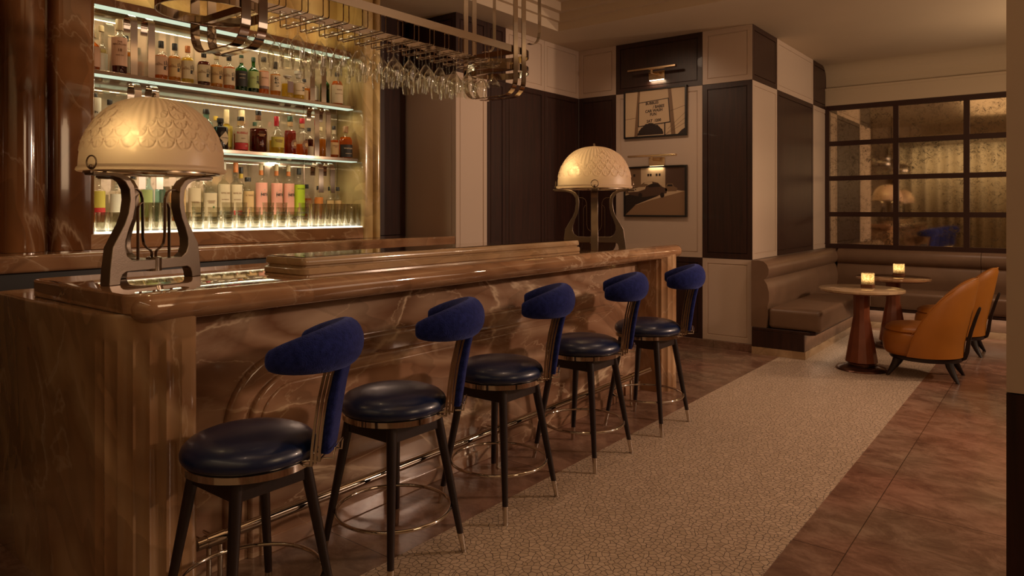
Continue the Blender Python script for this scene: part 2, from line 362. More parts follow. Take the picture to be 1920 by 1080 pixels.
def candle_glass():
    m, nt, out = newmat('mottled candle glass')
    tc = N(nt, 'ShaderNodeTexCoord')
    n = N(nt, 'ShaderNodeTexNoise', Scale=110., Detail=3.); L(nt, tc.outputs['Object'], n.inputs['Vector'])
    r = ramp(nt, [(.4, (.50,.36,.18)), (.58, (.98,.94,.80))]); L(nt, n.outputs[0], r.inputs[0])
    t = N(nt, 'ShaderNodeBsdfTranslucent'); L(nt, r.outputs[0], t.inputs[0])
    tp = N(nt, 'ShaderNodeBsdfTransparent'); L(nt, r.outputs[0], tp.inputs[0])
    a = N(nt, 'ShaderNodeMixShader'); a.inputs[0].default_value = .3; L(nt, t.outputs[0], a.inputs[1]); L(nt, tp.outputs[0], a.inputs[2])
    L(nt, a.outputs[0], out.inputs[0]); return m
M['candle_glass'] = candle_glass()
def curtain_mat():
    return principled('silk curtain', (.62,.52,.36), .42, sheen=.3, bump=(40,.1,.003))
M['curtain'] = curtain_mat()

def text_verts(s, size, extr=.0, bold=0):
    cu = bpy.data.curves.new('t', 'FONT'); cu.body = s; cu.size = size; cu.extrude = extr; cu.align_x = 'CENTER'; cu.align_y = 'CENTER'; cu.resolution_u = 2; cu.offset = bold
    o = bpy.data.objects.new('t', cu); COL.objects.link(o)
    dg = bpy.context.evaluated_depsgraph_get(); dg.update()
    me = bpy.data.meshes.new_from_object(o.evaluated_get(dg))
    bpy.data.objects.remove(o); bpy.data.curves.remove(cu)
    return me
def text_obj(name, s, size, mat, parent, fn, extr=0.0, bold=0):
    """fn maps flat text coordinates (u, v, w) to the place of the text"""
    me = text_verts(s, size, extr, bold)
    for v in me.vertices: v.co = fn(v.co.x, v.co.y, v.co.z)
    me.materials.clear(); me.materials.append(mat); me.name = name
    o = bpy.data.objects.new(name, me); COL.objects.link(o)
    if parent: o.parent = parent
    return o

# ------------------------------------------------------------ camera
cam = bpy.data.cameras.new('camera'); co = bpy.data.objects.new('camera', cam); COL.objects.link(co)
cam.sensor_width = 36; cam.lens = 36*1325/1920; cam.shift_y = -(540-391)/1920
co.location = (0, 0, 1.45); co.rotation_euler = (R(90), 0, math.atan(1033/1325)); cam.clip_start = .02
scn.camera = co
scn.view_settings.view_transform = 'Standard'; scn.view_settings.look = 'None'; scn.view_settings.gamma = 1; scn.view_settings.exposure = 0
scn.view_settings.use_curve_mapping = False
w = bpy.data.worlds.new('world'); scn.world = w; w.use_nodes = True
w.node_tree.nodes['Background'].inputs[0].default_value = (1,.62,.35,1); w.node_tree.nodes['Background'].inputs[1].default_value = .05
scn.cycles.transparent_max_bounces = 28; scn.cycles.max_bounces = 10; scn.cycles.diffuse_bounces = 4; scn.cycles.glossy_bounces = 4
scn.cycles.sample_clamp_indirect = 4; scn.cycles.caustics_reflective = False; scn.cycles.caustics_refractive = False

WARM = (1,.67,.45)
def area(name, loc, sx, sy, power, rot, col=WARM, spread=180):
    l = bpy.data.lights.new(name, 'AREA'); l.shape = 'RECTANGLE'; l.size = sx; l.size_y = sy; l.energy = power; l.color = col; l.spread = R(spread)
    o = bpy.data.objects.new(name, l); COL.objects.link(o); o.location = loc; o.rotation_euler = rot; return o
def aim(o, tgt):
    d = Vector(tgt)-Vector(o.location); o.rotation_euler = d.to_track_quat('-Z', 'Y').to_euler()
def spot(name, loc, tgt, power, ang=60, blend=.6, col=WARM, rad=.05):
    l = bpy.data.lights.new(name, 'SPOT'); l.energy = power; l.spot_size = R(ang); l.spot_blend = blend; l.color = col; l.shadow_soft_size = rad
    o = bpy.data.objects.new(name, l); COL.objects.link(o); o.location = loc; aim(o, tgt); return o
def point(name, loc, power, rad=.03, col=WARM):
    l = bpy.data.lights.new(name, 'POINT'); l.energy = power; l.color = col; l.shadow_soft_size = rad
    o = bpy.data.objects.new(name, l); COL.objects.link(o); o.location = loc; return o

# ============================================================ SETTING
ZC = 3.32
b = B(); b.box(-5.6, 3.0, -2.2, 10.2, -.1, 0); struct(b.build('floor', M['floor']))
# crackle mosaic runner set flush into the floor
b = B(); b.box(-2.185, -.935, -1.9, 9.3, -.02, .0025); struct(b.build('trim_1', M['crackle']))
# ceiling: soffit ring around a stepped coffer
b = B(); X0, X1, Y0, Y1 = -4.2, 1.6, -1.0, 6.18
for (a0, a1, c0, c1) in ((-5.6, X0, -2.2, 10.2), (X1, 3.0, -2.2, 10.2), (X0, X1, Y1, 10.2), (X0, X1, -2.2, Y0)): b.box(a0, a1, c0, c1, ZC, ZC+.4)
b.box(X0, X1, Y0, Y1, ZC+.26, ZC+.4)
def coffer(i, z0, z1):
    bb = b
    bb.box(X0, X1, Y1-i, Y1, z0, z1); bb.box(X0, X1, Y0, Y0+i, z0, z1); bb.box(X0, X0+i, Y0+i, Y1-i, z0, z1); bb.box(X1-i, X1, Y0+i, Y1-i, z0, z1)
coffer(.045, ZC+.09, ZC+.17); coffer(.11, ZC+.17, ZC+.26)
struct(b.build('ceiling', M['ceiling'], angle=30))

def panels(name, origin, udir, nrm, cells, thick=.03):
    """wall of framed flat panels. cells = (u0,u1,z0,z1,mat index)"""
    b = B(); ox, oy = origin; ux, uy = udir; nx, ny = nrm
    def P(u, z, d): return (ox+ux*u+nx*d, oy+uy*u+ny*d, z)
    for (u0, u1, z0, z1, mi) in cells:
        b.mi = mi; g = .0018
        u0 += g; u1 -= g; z0 += g; z1 -= g
        m = min(.05, (u1-u0)*.2); rings = []
        for ins, d in ((0, -thick), (0, 0), (m, 0), (m+.003, -.009), (m+.008, -.009), (m+.013, -.002)):
            rings.append([P(u0+ins, z0+ins, d), P(u1-ins, z0+ins, d), P(u1-ins, z1-ins, d), P(u0+ins, z1-ins, d)])
        b.layers(rings)
    b.mi = 2
    umin = min(c[0] for c in cells)+.012; umax = max(c[1] for c in cells); zmax = max(c[3] for c in cells)
    umax -= .012
    r0 = [P(umin, 0, -.014), P(umax, 0, -.014), P(umax, zmax, -.014), P(umin, zmax, -.014)]
    r1 = [P(umin, 0, -.15), P(umax, 0, -.15), P(umax, zmax, -.15), P(umin, zmax, -.15)]
    b.layers([r0, r1])
    return struct(b.build(name, [M['cream'], M['dark_wood'], M['black']], angle=25))
BB = .075; z1, z2 = .93, 2.755
# wall with the two photographs (faces the camera side, -y)
panels('wall_back', (-4.55, 7.13), (1,0), (0,-1), [
    (0, .505, z2, ZC, 0), (0, .505, z1, z2, 1), (0, .505, BB, z1, 0),
    (.505, 1.544, z2, ZC, 1), (.505, 1.544, z1, z2, 0), (.505, 1.544, BB, z1, 1),
    (1.544, 2.075, z2, ZC, 0), (1.544, 2.075, z1, z2, 1), (1.544, 2.075, BB, z1, 0)])
# side of the pillar, beside the banquette (faces +x)
panels('wall_alcove', (-2.475, 7.13), (0,1), (1,0), [
    (0, .78, z2, ZC, 1), (0, .78, z1, z2, 0), (0, .78, BB, z1, 1),
    (.78, 2.2, z2, ZC, 0), (.78, 2.2, z1, z2, 1), (.78, 2.2, BB, z1, 0),
    (2.2, 2.85, z2, ZC, 1), (2.2, 2.85, z1, z2, 0), (2.2, 2.85, BB, z1, 1)])
# long left wall past the bar (faces +x)
panels('wall_left', (-4.55, 4.97), (0,1), (1,0), [
    (0, .46, z2, ZC, 1), (0, .46, 0, z2, 0), (.46, .76, z2, ZC, 1), (.46, .76, 0, z2, 1),
    (.76, 1.45, z2, ZC, 0), (.76, 1.45, 0, z2, 1), (1.45, 2.16, z2, ZC, 0), (1.45, 2.16, 0, z2, 1)])
# return beside the back bar (faces -y)
panels('wall_return', (-5.45, 4.97), (1,0), (0,-1), [(0, .9, z2-.02, ZC, 1), (0, .9, 0, z2-.02, 0)])
# foreground checker pillar at the right edge of the view
panels('wall_right', (-.128, 2.434), (1,0), (0,-1), [(0, .75, .93, ZC, 0), (0, .75, .05, .93, 1)])
b = B(); b.box(-.128, .622, 2.59, 3.1, 0, ZC); struct(b.build('wall_right_pier', M['cream']))
# far wall over and behind the mirror
YM = 9.95
b = B(); b.box(-2.48, 3.0, YM, YM+.2, 0, ZC)
b.box(-2.475, 3.0, YM-.045, YM, 2.80, 3.03); b.box(-2.475, 3.0, YM-.055, YM, 3.0, 3.03); b.box(-2.475, 3.0, YM-.03, YM, 2.775, 2.80)
pr = [(YM-.22*(1-math.cos(R(t))) , ZC-.22*(1-math.sin(R(t)))) for t in range(0, 91, 10)]
pr = [(YM-.2+.2*math.cos(R(t)), ZC-.2+.2*math.sin(R(t))) for t in range(0, 91, 9)]
for i in range(len(pr)-1):
    b.quad((-2.475, pr[i][0], pr[i][1]), (3, pr[i][0], pr[i][1]), (3, pr[i+1][0], pr[i+1][1]), (-2.475, pr[i+1][0], pr[i+1][1]))
struct(b.build('wall_far', M['cream_wall'], recalc=False))
b = B(); b.box(2.8, 3.0, -2.2, YM, 0, ZC); struct(b.build('wall_east', M['cream_wall']))
b = B(); b.box(-5.6, 2.8, -2.4, -2.2, 0, ZC+.1); struct(b.build('wall_front', M['cream_wall']))
# stone baseboard
b = B(); b.box(-4.53, -2.455, 7.11, 7.14, 0, BB); b.box(-4.56, -4.53, 4.96, 7.13, 0, BB)
struct(b.build('baseboard_back', M['floor'], bevel=.003))

# ============================================================ BACK BAR
ZB = 1.1915
b = B()   # dark onyx pier left of the niche, with half columns
def col_plan():
    pts = [(-5.45, 1.90), (-5.45, -2.2), (-4.87, -2.2)]
    y = -1.6
    while y < 1.2: pts += [(-4.87+.06*math.sin(R(a)), y+.27-.27*math.cos(R(a))) for a in range(0, 181, 15)]; y += .58
    pts += [(-4.88, 1.36)] + [(-4.88+.10*math.sin(R(a)), 1.52-.12*math.cos(R(a))) for a in range(0, 181, 12)]
    pts += [(-4.88, 1.655)] + [(-4.87+.06*math.sin(R(a)), 1.70-.04*math.cos(R(a))) for a in range(0, 91, 15)]
    pts += [(-4.80, 1.76)] + [(-4.80, 1.86)] + [(-4.83+.03*math.cos(R(a)), 1.87+.03*math.sin(R(a))) for a in (0, 45, 90)]
    return pts
b.prism(col_plan()[::-1], ZB, ZC)
struct(b.build('wall_pillar', M['onyx_dark'], angle=50))
b = B()   # gold onyx reveal, back panel over the mirror and right pier
pl = [(-5.2, 4.06), (-4.83, 4.06)] + [(-4.83+.03*math.sin(R(a)), 4.09-.03*math.cos(R(a))) for a in range(0, 91, 15)] + \
     [(-4.80, 4.13)] + [(-4.85+.05*math.cos(R(a)), 4.14+.05*math.sin(R(a))) for a in range(0, 61, 15)] + \
     [(-4.81+.03*math.cos(R(a)), 4.215+.03*math.sin(R(a))) for a in range(-60, 91, 25)] + [(-4.84, 4.27), (-5.2, 4.27)]
b.prism(pl, ZB, ZC)
b.box(-5.35, -5.17, 1.9, 4.07, 2.83, ZC); b.box(-5.35, -5.17, 1.9, 4.07, ZB, 2.83)
struct(b.build('wall_niche', M['onyx_gold'], angle=50))
b = B(); b.box(-5.6, -5.36, -2.2, 4.97, 0, ZC); struct(b.build('wall_behind', M['black']))
b = B(); b.box(-5.35, -5.2, 4.27, 4.93, ZB, ZC); struct(b.build('trim_2', M['dark_wood']))
# back mirror
t = empty('backbar_mirror', (-5.165, 2.98, 1.36), 'foxed mirror panel lining the lit niche behind the spirit bottles', 'mirror')
b = B(); b.box(0, .006, -1.075, 1.072, 0, 1.400); b.build('mirror_panel', M['antique_pale'], t)
b = B()
for y in (.72,): b.box(.006, .010, y-.004, y+.004, 0, 1.400)
b.build('joint_strip', M['chrome_dark'], t)

# counter under it
t = empty('back_counter', (-5.0, 1.5, 0), 'long polished onyx counter running behind the bar under the bottle niche', 'counter')
def rounded_slab(b, x0, x1, y0, y1, z0, z1, r, cr=.03, n=6):
    """slab with a bullnose all round"""
    h = (z1-z0)/2; r = min(r, h); rings = []
    for k in range(n+1):
        a = R(-90+90*k/n); rings.append((r*(1-math.cos(a)), z0+r+r*math.sin(a)))
    for k in range(n+1):
        a = R(90*k/n); rings.append((r*(1-math.cos(a)), z1-r+r*math.sin(a)))
    b.layers([[(x, y, z) for x, y in rrect(x0+i, x1-i, y0+i, y1-i, max(cr-i, .002))] for i, z in rings])
b = B(); rounded_slab(b, -.19, .45, -3.6, 3.465, 1.09, 1.19, .02, .01); b.build('worktop', M['onyx_top'], t, angle=30)
b = B(); b.box(-.19, .36, -3.6, 3.455, 0, 1.085); b.box(.36, .385, -3.6, 3.455, .9, 1.085)
b.build('cabinet', M['black'], t)
t = empty('display_ledge', (-4.98, 2.92, 1.19), 'onyx ledge with a backlit glass top at the foot of the bottle niche', 'ledge')
b = B(); b.box(-.185, .18, -1.055, 1.135, .001, .098); b.build('ledge_body', M['onyx_top'], t, bevel=.006)
b = B(); b.box(-.18, .172, -1.01, 1.13, .099, .108); b.build('light_panel', M['led_ledge'], t)
b = B(); b.box(-.18, -.02, -1.01, 1.13, .109, .165); b.build('riser', M['riser_glow'], t)
# glass shelves with hooked metal straps
LEVEL = {1: 1.30, 2: 1.885, 3: 2.345, 4: 2.83}
for nm, k, xf, th in (('lowest', 2, -4.85, .026), ('middle', 3, -4.90, .026), ('topmost', 4, -4.95, .05)):
    z = LEVEL[k]
    t = empty('bottle_shelf', (-5.0, 2.95, z), nm+' of the three lit shelves in the bottle niche', 'shelf', 'lit shelves in the niche')
    X = xf+5.0
    b = B(); b.box(-.158, X, -1.04, 1.085, -th, 0); b.build('shelf_body', M['chrome_dark'] if k < 4 else M['onyx_dark'], t, bevel=.002)
    b = B(); b.box(X-.085, X-.006, -1.04, 1.08, -th-.007, -th-.0005); b.build('light_strip', M['led'], t)
    xs = {2: -4.815, 3: -4.87, 4: -4.93}[k]+5.0
    zb = {2: 1.58, 3: 1.86, 4: 2.31}[k]-z; zt = -.055 if k < 4 else -.075
    for y in (2.186, 2.302, 3.62, 3.735):
        yy = y-2.95; r = .055
        path = [(xs, yy, zb), (xs, yy, zt-r)] + [(xs-r+r*math.cos(R(a)), yy, zt-r+r*math.sin(R(a))) for a in range(15, 166, 15)] + [(xs-2*r, yy, zt-r-.05)]
        b = B(); b.sweep(path, [(-.003,-.023), (.003,-.023), (.003,.023), (-.003,.023)], (0,1,0)); b.build('hooked_strap', M['chrome'], t, angle=50)

# ---------------------------------------------------------------- bottles
def prof_bottle(h, r, nr, hs, sh, hc):
    p = [(r*.86, 0), (r*.97, .004), (r, .012), (r, hs)]
    for k in range(1, 9):
        a = k/8; p.append((nr+(r-nr)*(.5+.5*math.cos(PI*a)) , hs+sh*a))
    p += [(nr, h-hc), (nr*1.08, h-hc+.001)]
    return p
def bottle(x, y, z, h, r, body='glass', liq='amber', level=.7, lab='cream', lz=(.18,.55), span=150, la=-12, cap='black', label='', group='', nr=.0135,
           hs=.6, sh=.16, hc=.12, txt=None, tsize=.012, tcol='lab_black', band=None, sx=1, seal=None, stop=False):
    t = empty('liquor_bottle', (x, y, z), label, 'bottle', group)
    body_h, shh = h*hs, h*sh
    b = B(); b.lathe(prof_bottle(h, r, nr, body_h, shh, h*hc), seg=20, sy=sx); b.build('glass_body', M[body], t, angle=60)
    if liq and body != 'glass_dark':
        top = h*level; q = []
        for rr, zz in prof_bottle(h, r, nr, body_h, shh, h*hc):
            rr = max(.004, rr-.0035)
            if zz+.006 < top: q.append((rr, zz+.006))
        q.append((q[-1][0], top))
        b = B(); b.lathe(q, seg=20, sy=sx); b.build('liquor', M['liq_'+liq], t, angle=60)
    b = B()
    if stop:
        b.lathe([(nr*1.1, h*(1-hc)), (nr*1.3, h*(1-hc*.8)), (nr*1.3, h*(1-hc*.5)), (nr*1.9, h*(1-hc*.45)), (nr*1.9, h*.99), (nr*1.6, h)], seg=10)
    else:
        b.lathe([(nr*1.22, h*(1-hc)), (nr*1.22, h*(1-.012)), (nr*1.12, h), ], seg=16)
    b.build('stopper' if stop else 'cap', M['cap_'+cap], t, angle=40)
    if seal:
        b = B(); b.lathe([(nr*1.2, h*(1-hc)-.038), (nr*1.16, h*(1-hc)-.001)], seg=16, cap=False); b.build('neck_seal', M[seal], t, angle=40)
    def onb(u, v, zz, off=.0016):
        a = R(la)+u/r; return ((r+off)*math.cos(a), (r+off)*math.sin(a)*sx, zz+v)
    if lab:
        b = B(); z0, z1 = h*lz[0], h*lz[1]; n = 12; rows = []
        w = R(span)*r/2
        lo = [onb(-w+2*w*k/n, 0, z0, .0009) for k in range(n+1)]; hi = [onb(-w+2*w*k/n, 0, z1, .0009) for k in range(n+1)]
        for k in range(n): b.quad(lo[k], lo[k+1], hi[k+1], hi[k])
        bl = b.build('paper_label', M['lab_'+lab], t, angle=60, recalc=False)
        if band:
            b = B(); mat, f0, f1 = band
            za, zc = z0+(z1-z0)*f0, z0+(z1-z0)*f1
            lo = [onb(-w+2*w*k/n, 0, za, .0014) for k in range(n+1)]; hi = [onb(-w+2*w*k/n, 0, zc, .0014) for k in range(n+1)]
            for k in range(n): b.quad(lo[k], lo[k+1], hi[k+1], hi[k])
            b.build('label_band', M['lab_'+mat], t, angle=60, recalc=False)
    for (s, u0, v0, ts, tc) in (txt or []):
        text_obj('lettering', s, ts, M[tc], t, lambda u, v, w_, u0=u0, v0=v0: onb(u+u0, v+v0*h, 0, .002), 0.0, ts*.028)
    return t
KAN = '\u5c71\n\u5d0e'
G3 = 'bottles on the middle lit shelf'; Z3 = LEVEL[3]+.001
def yam(y, lq, cp, lb, lv, lbl, h=.277, r=.043, x=-4.985, sp=165):
    bottle(x, y, Z3, h, r, 'glass', lq, lv, lb, (.13,.60), sp, -22, cp, lbl, G3, nr=.015, hs=.62, sh=.14, hc=.17,
           txt=[(KAN, .031, .36, .036, 'lab_black'), ('THE\nSINGLE MALT\nJAPANESE WHISKY', -.018, .40, .0075, 'lab_brown')])
bottle(-4.985, 1.955, Z3, .25, .040, 'glass', 'orange', .75, 'pink', (.1,.62), 200, -20, 'cream', 'amber bottle with pink cream label, leftmost on the middle lit shelf', G3)
bottle(-5.05, 2.03, Z3, .32, .036, 'glass', 'pale', .5, 'white', (.03,.42), 200, -20, 'cream', 'clear bottle with a tall pale label, second from left on the middle shelf', G3, hs=.5)
bottle(-4.97, 2.11, Z3, .365, .047, 'glass', 'maroon', .27, 'pink', (.14,.66), 170, -20, 'cream', 'tall clear bottle, cream foil neck, pink label reading 18, low dark liquor, middle shelf', G3, nr=.019, hs=.66, sh=.12, hc=.2,
       txt=[('THE\nMACALLAN', 0, .55, .016, 'lab_brown'), ('18', 0, .42, .026, 'lab_brown'), ('YEARS OLD', 0, .33, .009, 'lab_brown')])
bottle(-5.08, 2.20, Z3, .29, .038, 'glass', 'amber', .6, 'cream', (.1,.5), 160, -20, 'black', 'bottle seen behind the left pair of metal straps on the middle shelf', G3)
yam(2.394, 'orange', 'black', 'pink', .62, 'pink labelled black capped whisky bottle just right of the left straps, middle shelf')
yam(2.490, 'amber', 'black', 'tan', .66, 'amber whisky bottle with tan label and black cap, second right of the left straps')
yam(2.585, 'gold', 'orange', 'cream', .68, 'yellow whisky bottle with an orange cap on the middle shelf')
yam(2.706, 'maroon', 'black', 'cream', .70, 'very dark whisky bottle with cream label below the hanging U strap', .26, .045)
yam(2.805, 'amber', 'cream', 'tan', .66, 'amber whisky bottle with bold vertical characters next to the very dark one', .26, .044)
yam(2.905, 'orange', 'black', 'cream', .64, 'orange whisky bottle with cream label left of the first green bottle', .27, .043)
bottle(-4.985, 3.008, Z3, .283, .044, 'glass_green', 'green', .5, 'black', (.14,.56), 170, -20, 'green', 'dark green bottle with a black label and cream neck band, middle shelf', G3, seal='lab_cream', hc=.08, hs=.6,
       txt=[('HAKUSHU', 0, .46, .010, 'lab_cream'), ('SINGLE MALT', 0, .36, .007, 'lab_cream')])
bottle(-4.985, 3.11, Z3, .283, .043, 'glass_green', 'green', .5, 'ltgreen', (.14,.60), 165, -22, 'green', 'bright green bottle with a pale green label, middle shelf', G3,
       txt=[('\u767d\n\u5dde', .032, .36, .034, 'lab_black'), ('THE\nSINGLE MALT', -.012, .42, .0075, 'lab_brown')])
bottle(-4.985, 3.20, Z3, .30, .041, 'glass', 'orange', .62, 'pink', (.22,.60), 130, -15, 'black', 'orange whisky bottle with small pink label and dark foot band right of the green bottles', G3, nr=.017, hs=.66, sh=.1,
       band=('mauve', -.18, .02), txt=[('MIYAGIKYO', 0, .44, .010, 'lab_brown')])
bottle(-4.985, 3.305, Z3, .28, .042, 'glass', 'amber', .63, 'cream', (.16,.60), 150, -15, 'black', 'amber bottle whose cream label carries two large brushed characters', G3, nr=.015, hs=.64, sh=.1, hc=.2,
       txt=[('\u7af9\n\u9db4', .0, .40, .04, 'lab_black')])
bottle(-4.975, 3.41, Z3, .185, .048, 'glass', 'gold', .62, 'mauve', (.22,.72), 75, 5, 'silver', 'squat faceted pale gold decanter with a grey mauve label', G3, nr=.018, hs=.7, sh=.12, stop=True, hc=.12)
bottle(-4.975, 3.515, Z3, .235, .048, 'glass', 'gold', .4, 'cream', (.16,.56), 150, -12, 'silver', 'squat pale decanter with a round clear stopper and cream label, left of the right straps', G3, nr=.018, hs=.6, sh=.12, stop=True, hc=.24,
       txt=[('\u97ff', .028, .36, .034, 'lab_black'), ('SUNTORY WHISKY', -.008, .3, .007, 'lab_brown')])
bottle(-5.07, 3.64, Z3, .20, .042, 'glass', 'amber', .6, 'tan', (.1,.5), 150, -20, 'black', 'small amber bottle behind the right pair of straps, middle shelf', G3)
bottle(-5.02, 3.70, Z3, .21, .040, 'glass', 'orange', .6, 'white', (.1,.6), 120, -10, 'cream', 'short bottle with white label seen between the two right straps, middle shelf', G3)
bottle(-5.08, 3.86, Z3, .30, .040, 'glass_green', 'green', .6, None, cap='green', label='green bottle standing behind the rightmost orange one, middle shelf', group=G3)
bottle(-4.97, 3.905, Z3, .285, .050, 'glass', 'orange', .72, 'cream', (.05,.60), 170, -14, 'black', 'orange bottle with a large cream label, rightmost on the middle shelf', G3, nr=.016, hs=.6, sh=.2,
       txt=[('YOICHI', 0, .45, .014, 'lab_brown'), ('SINGLE MALT WHISKY', 0, .33, .0075, 'lab_brown')])

G2 = 'bottles on the lowest lit shelf'; Z2 = LEVEL[2]+.001; x2 = -4.94
bottle(x2-.06, 1.97, Z2, .32, .036, 'glass', 'clear', .7, 'white', (.3,.9), 180, -20, 'black', 'clear bottle with white and black label above the left edge of the near lamp', G2, txt=[('GIN', 0, .6, .02, 'lab_black')])
for i, (yy, hh, lq, lb) in enumerate([(2.07, .29, 'amber', 'brown'), (2.36, .25, 'amber', 'cream'), (2.45, .24, 'maroon', 'tan'), (2.55, .23, 'gold', 'white')]):
    bottle(x2-.08, yy, Z2, hh, .036, 'glass', lq, .6, lb, cap='black', label=['amber bottle left of the left straps, hidden low behind the near lamp dome', 'amber bottle behind the near lamp dome right of the straps', 'dark bottle in the middle behind the near lamp dome', 'gold bottle behind the right shoulder of the near lamp dome'][i], group=G2)
bottle(x2, 2.70, Z2, .29, .044, 'glass_teal', 'clear', .6, 'white', (.1,.62), 100, -20, 'black', 'pale blue gin bottle with white label beside the near lamp dome', G2, nr=.019, hs=.64, sh=.14,
       txt=[('BOMBAY', 0, .56, .013, 'lab_grey'), ('DRY GIN', 0, .2, .008, 'lab_grey')])
tb = bottle(x2, 2.81, Z2, .235, .054, 'glass_dark', None, 0, None, cap='black', label='squat black apothecary bottle with a cream diamond label', group=G2, nr=.020, hs=.70, sh=.08, hc=.14)
b = B(); rr = .0555; n = 8
for i in range(n):
    for j in (0,):
        u0 = -.045+.09*i/n; u1 = -.045+.09*(i+1)/n; h0 = .052*(1-abs(u0)/.045); h1 = .052*(1-abs(u1)/.045); a0 = R(12)+u0/rr; a1 = R(12)+u1/rr
        b.quad((rr*math.cos(a0), rr*math.sin(a0), .085-h0), (rr*math.cos(a1), rr*math.sin(a1), .085-h1), (rr*math.cos(a1), rr*math.sin(a1), .085+h1), (rr*math.cos(a0), rr*math.sin(a0), .085+h0))
b.build('diamond_label', M['lab_cream'], tb, recalc=False)
text_obj('lettering', "HENDRICK'S", .0115, M['lab_black'], tb, lambda u, v, w_: (.0565*math.cos(R(12)+u/.0565), .0565*math.sin(R(12)+u/.0565), .087+v))
bottle(x2-.07, 2.90, Z2, .315, .042, 'glass', 'gold', .7, 'yellow', (.1,.6), 160, -20, 'cream', 'golden bottle with a tall cream neck and red numbers behind the black bottle', G2, hc=.34, nr=.016, hs=.55, sh=.1, txt=[('1.0.1', 0, .5, .022, 'lab_red')])
bottle(x2-.10, 2.83, Z2, .26, .036, 'glass', 'amber', .7, None, cap='yellow', label='small amber bottle with yellow cap behind the black apothecary bottle', group=G2)
bottle(x2-.11, 3.05, Z2, .33, .044, 'glass', 'clear', .4, None, cap='cream', label='clear bottle with a long cream wax neck, tallest at the back of the lowest shelf', group=G2, hc=.32, nr=.020, hs=.5, sh=.16)
bottle(x2, 2.975, Z2, .262, .052, 'glass', 'red', .5, 'cream', (.24,.66), 140, -10, 'black', 'whiskey bottle with cream label lettered in red and a red foot band', G2, nr=.021, hs=.62, sh=.16, hc=.12, seal='lab_tan', band=('red', -.48, -.02),
       txt=[("RUSSELL'S", .0, .52, .021, 'lab_red'), ('RESERVE', 0, .36, .008, 'lab_brown'), ('101', .026, .15, .018, 'lab_cream')])
bottle(x2, 3.125, Z2, .325, .072, 'glass', 'maroon', .56, None, cap='black', label='broad dark maroon bourbon flask with a long dark neck', group=G2, nr=.018, hs=.5, sh=.17, hc=.11, sx=.9, seal='lab_brown',
       txt=[('WOODFORD\nRESERVE', .0, .40, .011, 'lab_tan'), ('KENTUCKY', 0, .18, .007, 'lab_tan')])
bottle(x2-.12, 3.17, Z2, .25, .036, 'glass', 'clear', .6, None, cap='green', label='slim clear bottle standing behind the broad maroon flask', group=G2)
bottle(x2, 3.285, Z2, .297, .058, 'glass', 'gold', .35, 'yellow', (.16,.44), 130, -10, 'red', 'clear pear shaped bottle with a red wax neck and yellow label', G2, nr=.015, hs=.42, sh=.26, hc=.26,
       txt=[('BOURBON\nWHISKEY', 0, .33, .013, 'lab_brown')])
bottle(x2-.1, 3.36, Z2, .31, .038, 'glass', 'clear', .6, None, cap='silver', label='clear bottle with a silver cap behind the red waxed bottle', group=G2)
def roundlabel(t, r, zc, rad, la, m1, m2):
    for nm, rr2, mt, off in (('round_label', rad, m1, .0012), ('label_disc', rad*.45, m2, .0018)):
        b = B(); c = None; ring = []
        for k in range(20):
            u = rr2*math.cos(2*PI*k/20); v = rr2*math.sin(2*PI*k/20); a = R(la)+u/r
            ring.append(b.bm.verts.new(((r+off)*math.cos(a), (r+off)*math.sin(a), zc+v)))
        cv = b.bm.verts.new(((r+off)*math.cos(R(la)), (r+off)*math.sin(R(la)), zc))
        for k in range(20): b._f([cv, ring[k], ring[(k+1) % 20]])
        b.build(nm, M[mt], t, recalc=False)
t = bottle(x2, 3.412, Z2, .31, .048, 'glass', 'red', .62, None, cap='green', label='bottle of dark red whiskey with round brown label and green foil, left of its twin', group=G2, nr=.018, hs=.56, sh=.13, seal='lab_tan', hc=.14)
roundlabel(t, .048, .085, .038, 18, 'lab_brown', 'lab_tan')
t = bottle(x2, 3.525, Z2, .305, .048, 'glass', 'orange', .3, None, cap='red', label='half empty whiskey bottle with round brown label, right of its dark red twin', group=G2, nr=.018, hs=.56, sh=.13, seal='lab_tan', hc=.14)
roundlabel(t, .048, .085, .038, 12, 'lab_brown', 'lab_tan')
bottle(x2-.05, 3.63, Z2, .24, .036, 'glass', 'maroon', .6, 'cream', (.05,.35), 120, -10, 'black', 'dark bottle with small cream label left of the right straps, lowest shelf', G2)
bottle(x2-.07, 3.76, Z2, .26, .046, 'glass', 'amber', .6, None, cap='cream', label='amber bottle seen between and behind the right straps, lowest shelf', group=G2)
bottle(x2-.02, 3.862, Z2, .275, .040, 'glass', 'orange', .55, 'tan', (.1,.48), 150, -10, 'black', 'amber bottle with a tan label just right of the right straps', G2, seal='lab_cream', hs=.55, txt=[('STRAIGHT\nRYE', 0, .35, .012, 'lab_brown')])
bottle(x2+.01, 3.965, Z2, .28, .058, 'glass', 'orange', .66, 'black', (.03,.42), 160, -10, 'wood', 'round shouldered orange bourbon bottle with black label, rightmost on the lowest shelf', G2, nr=.019, hs=.55, sh=.2, hc=.2,
       txt=[('WHISTLEPIG', 0, .30, .015, 'lab_cream'), ('STRAIGHT RYE', 0, .14, .009, 'lab_cream')])

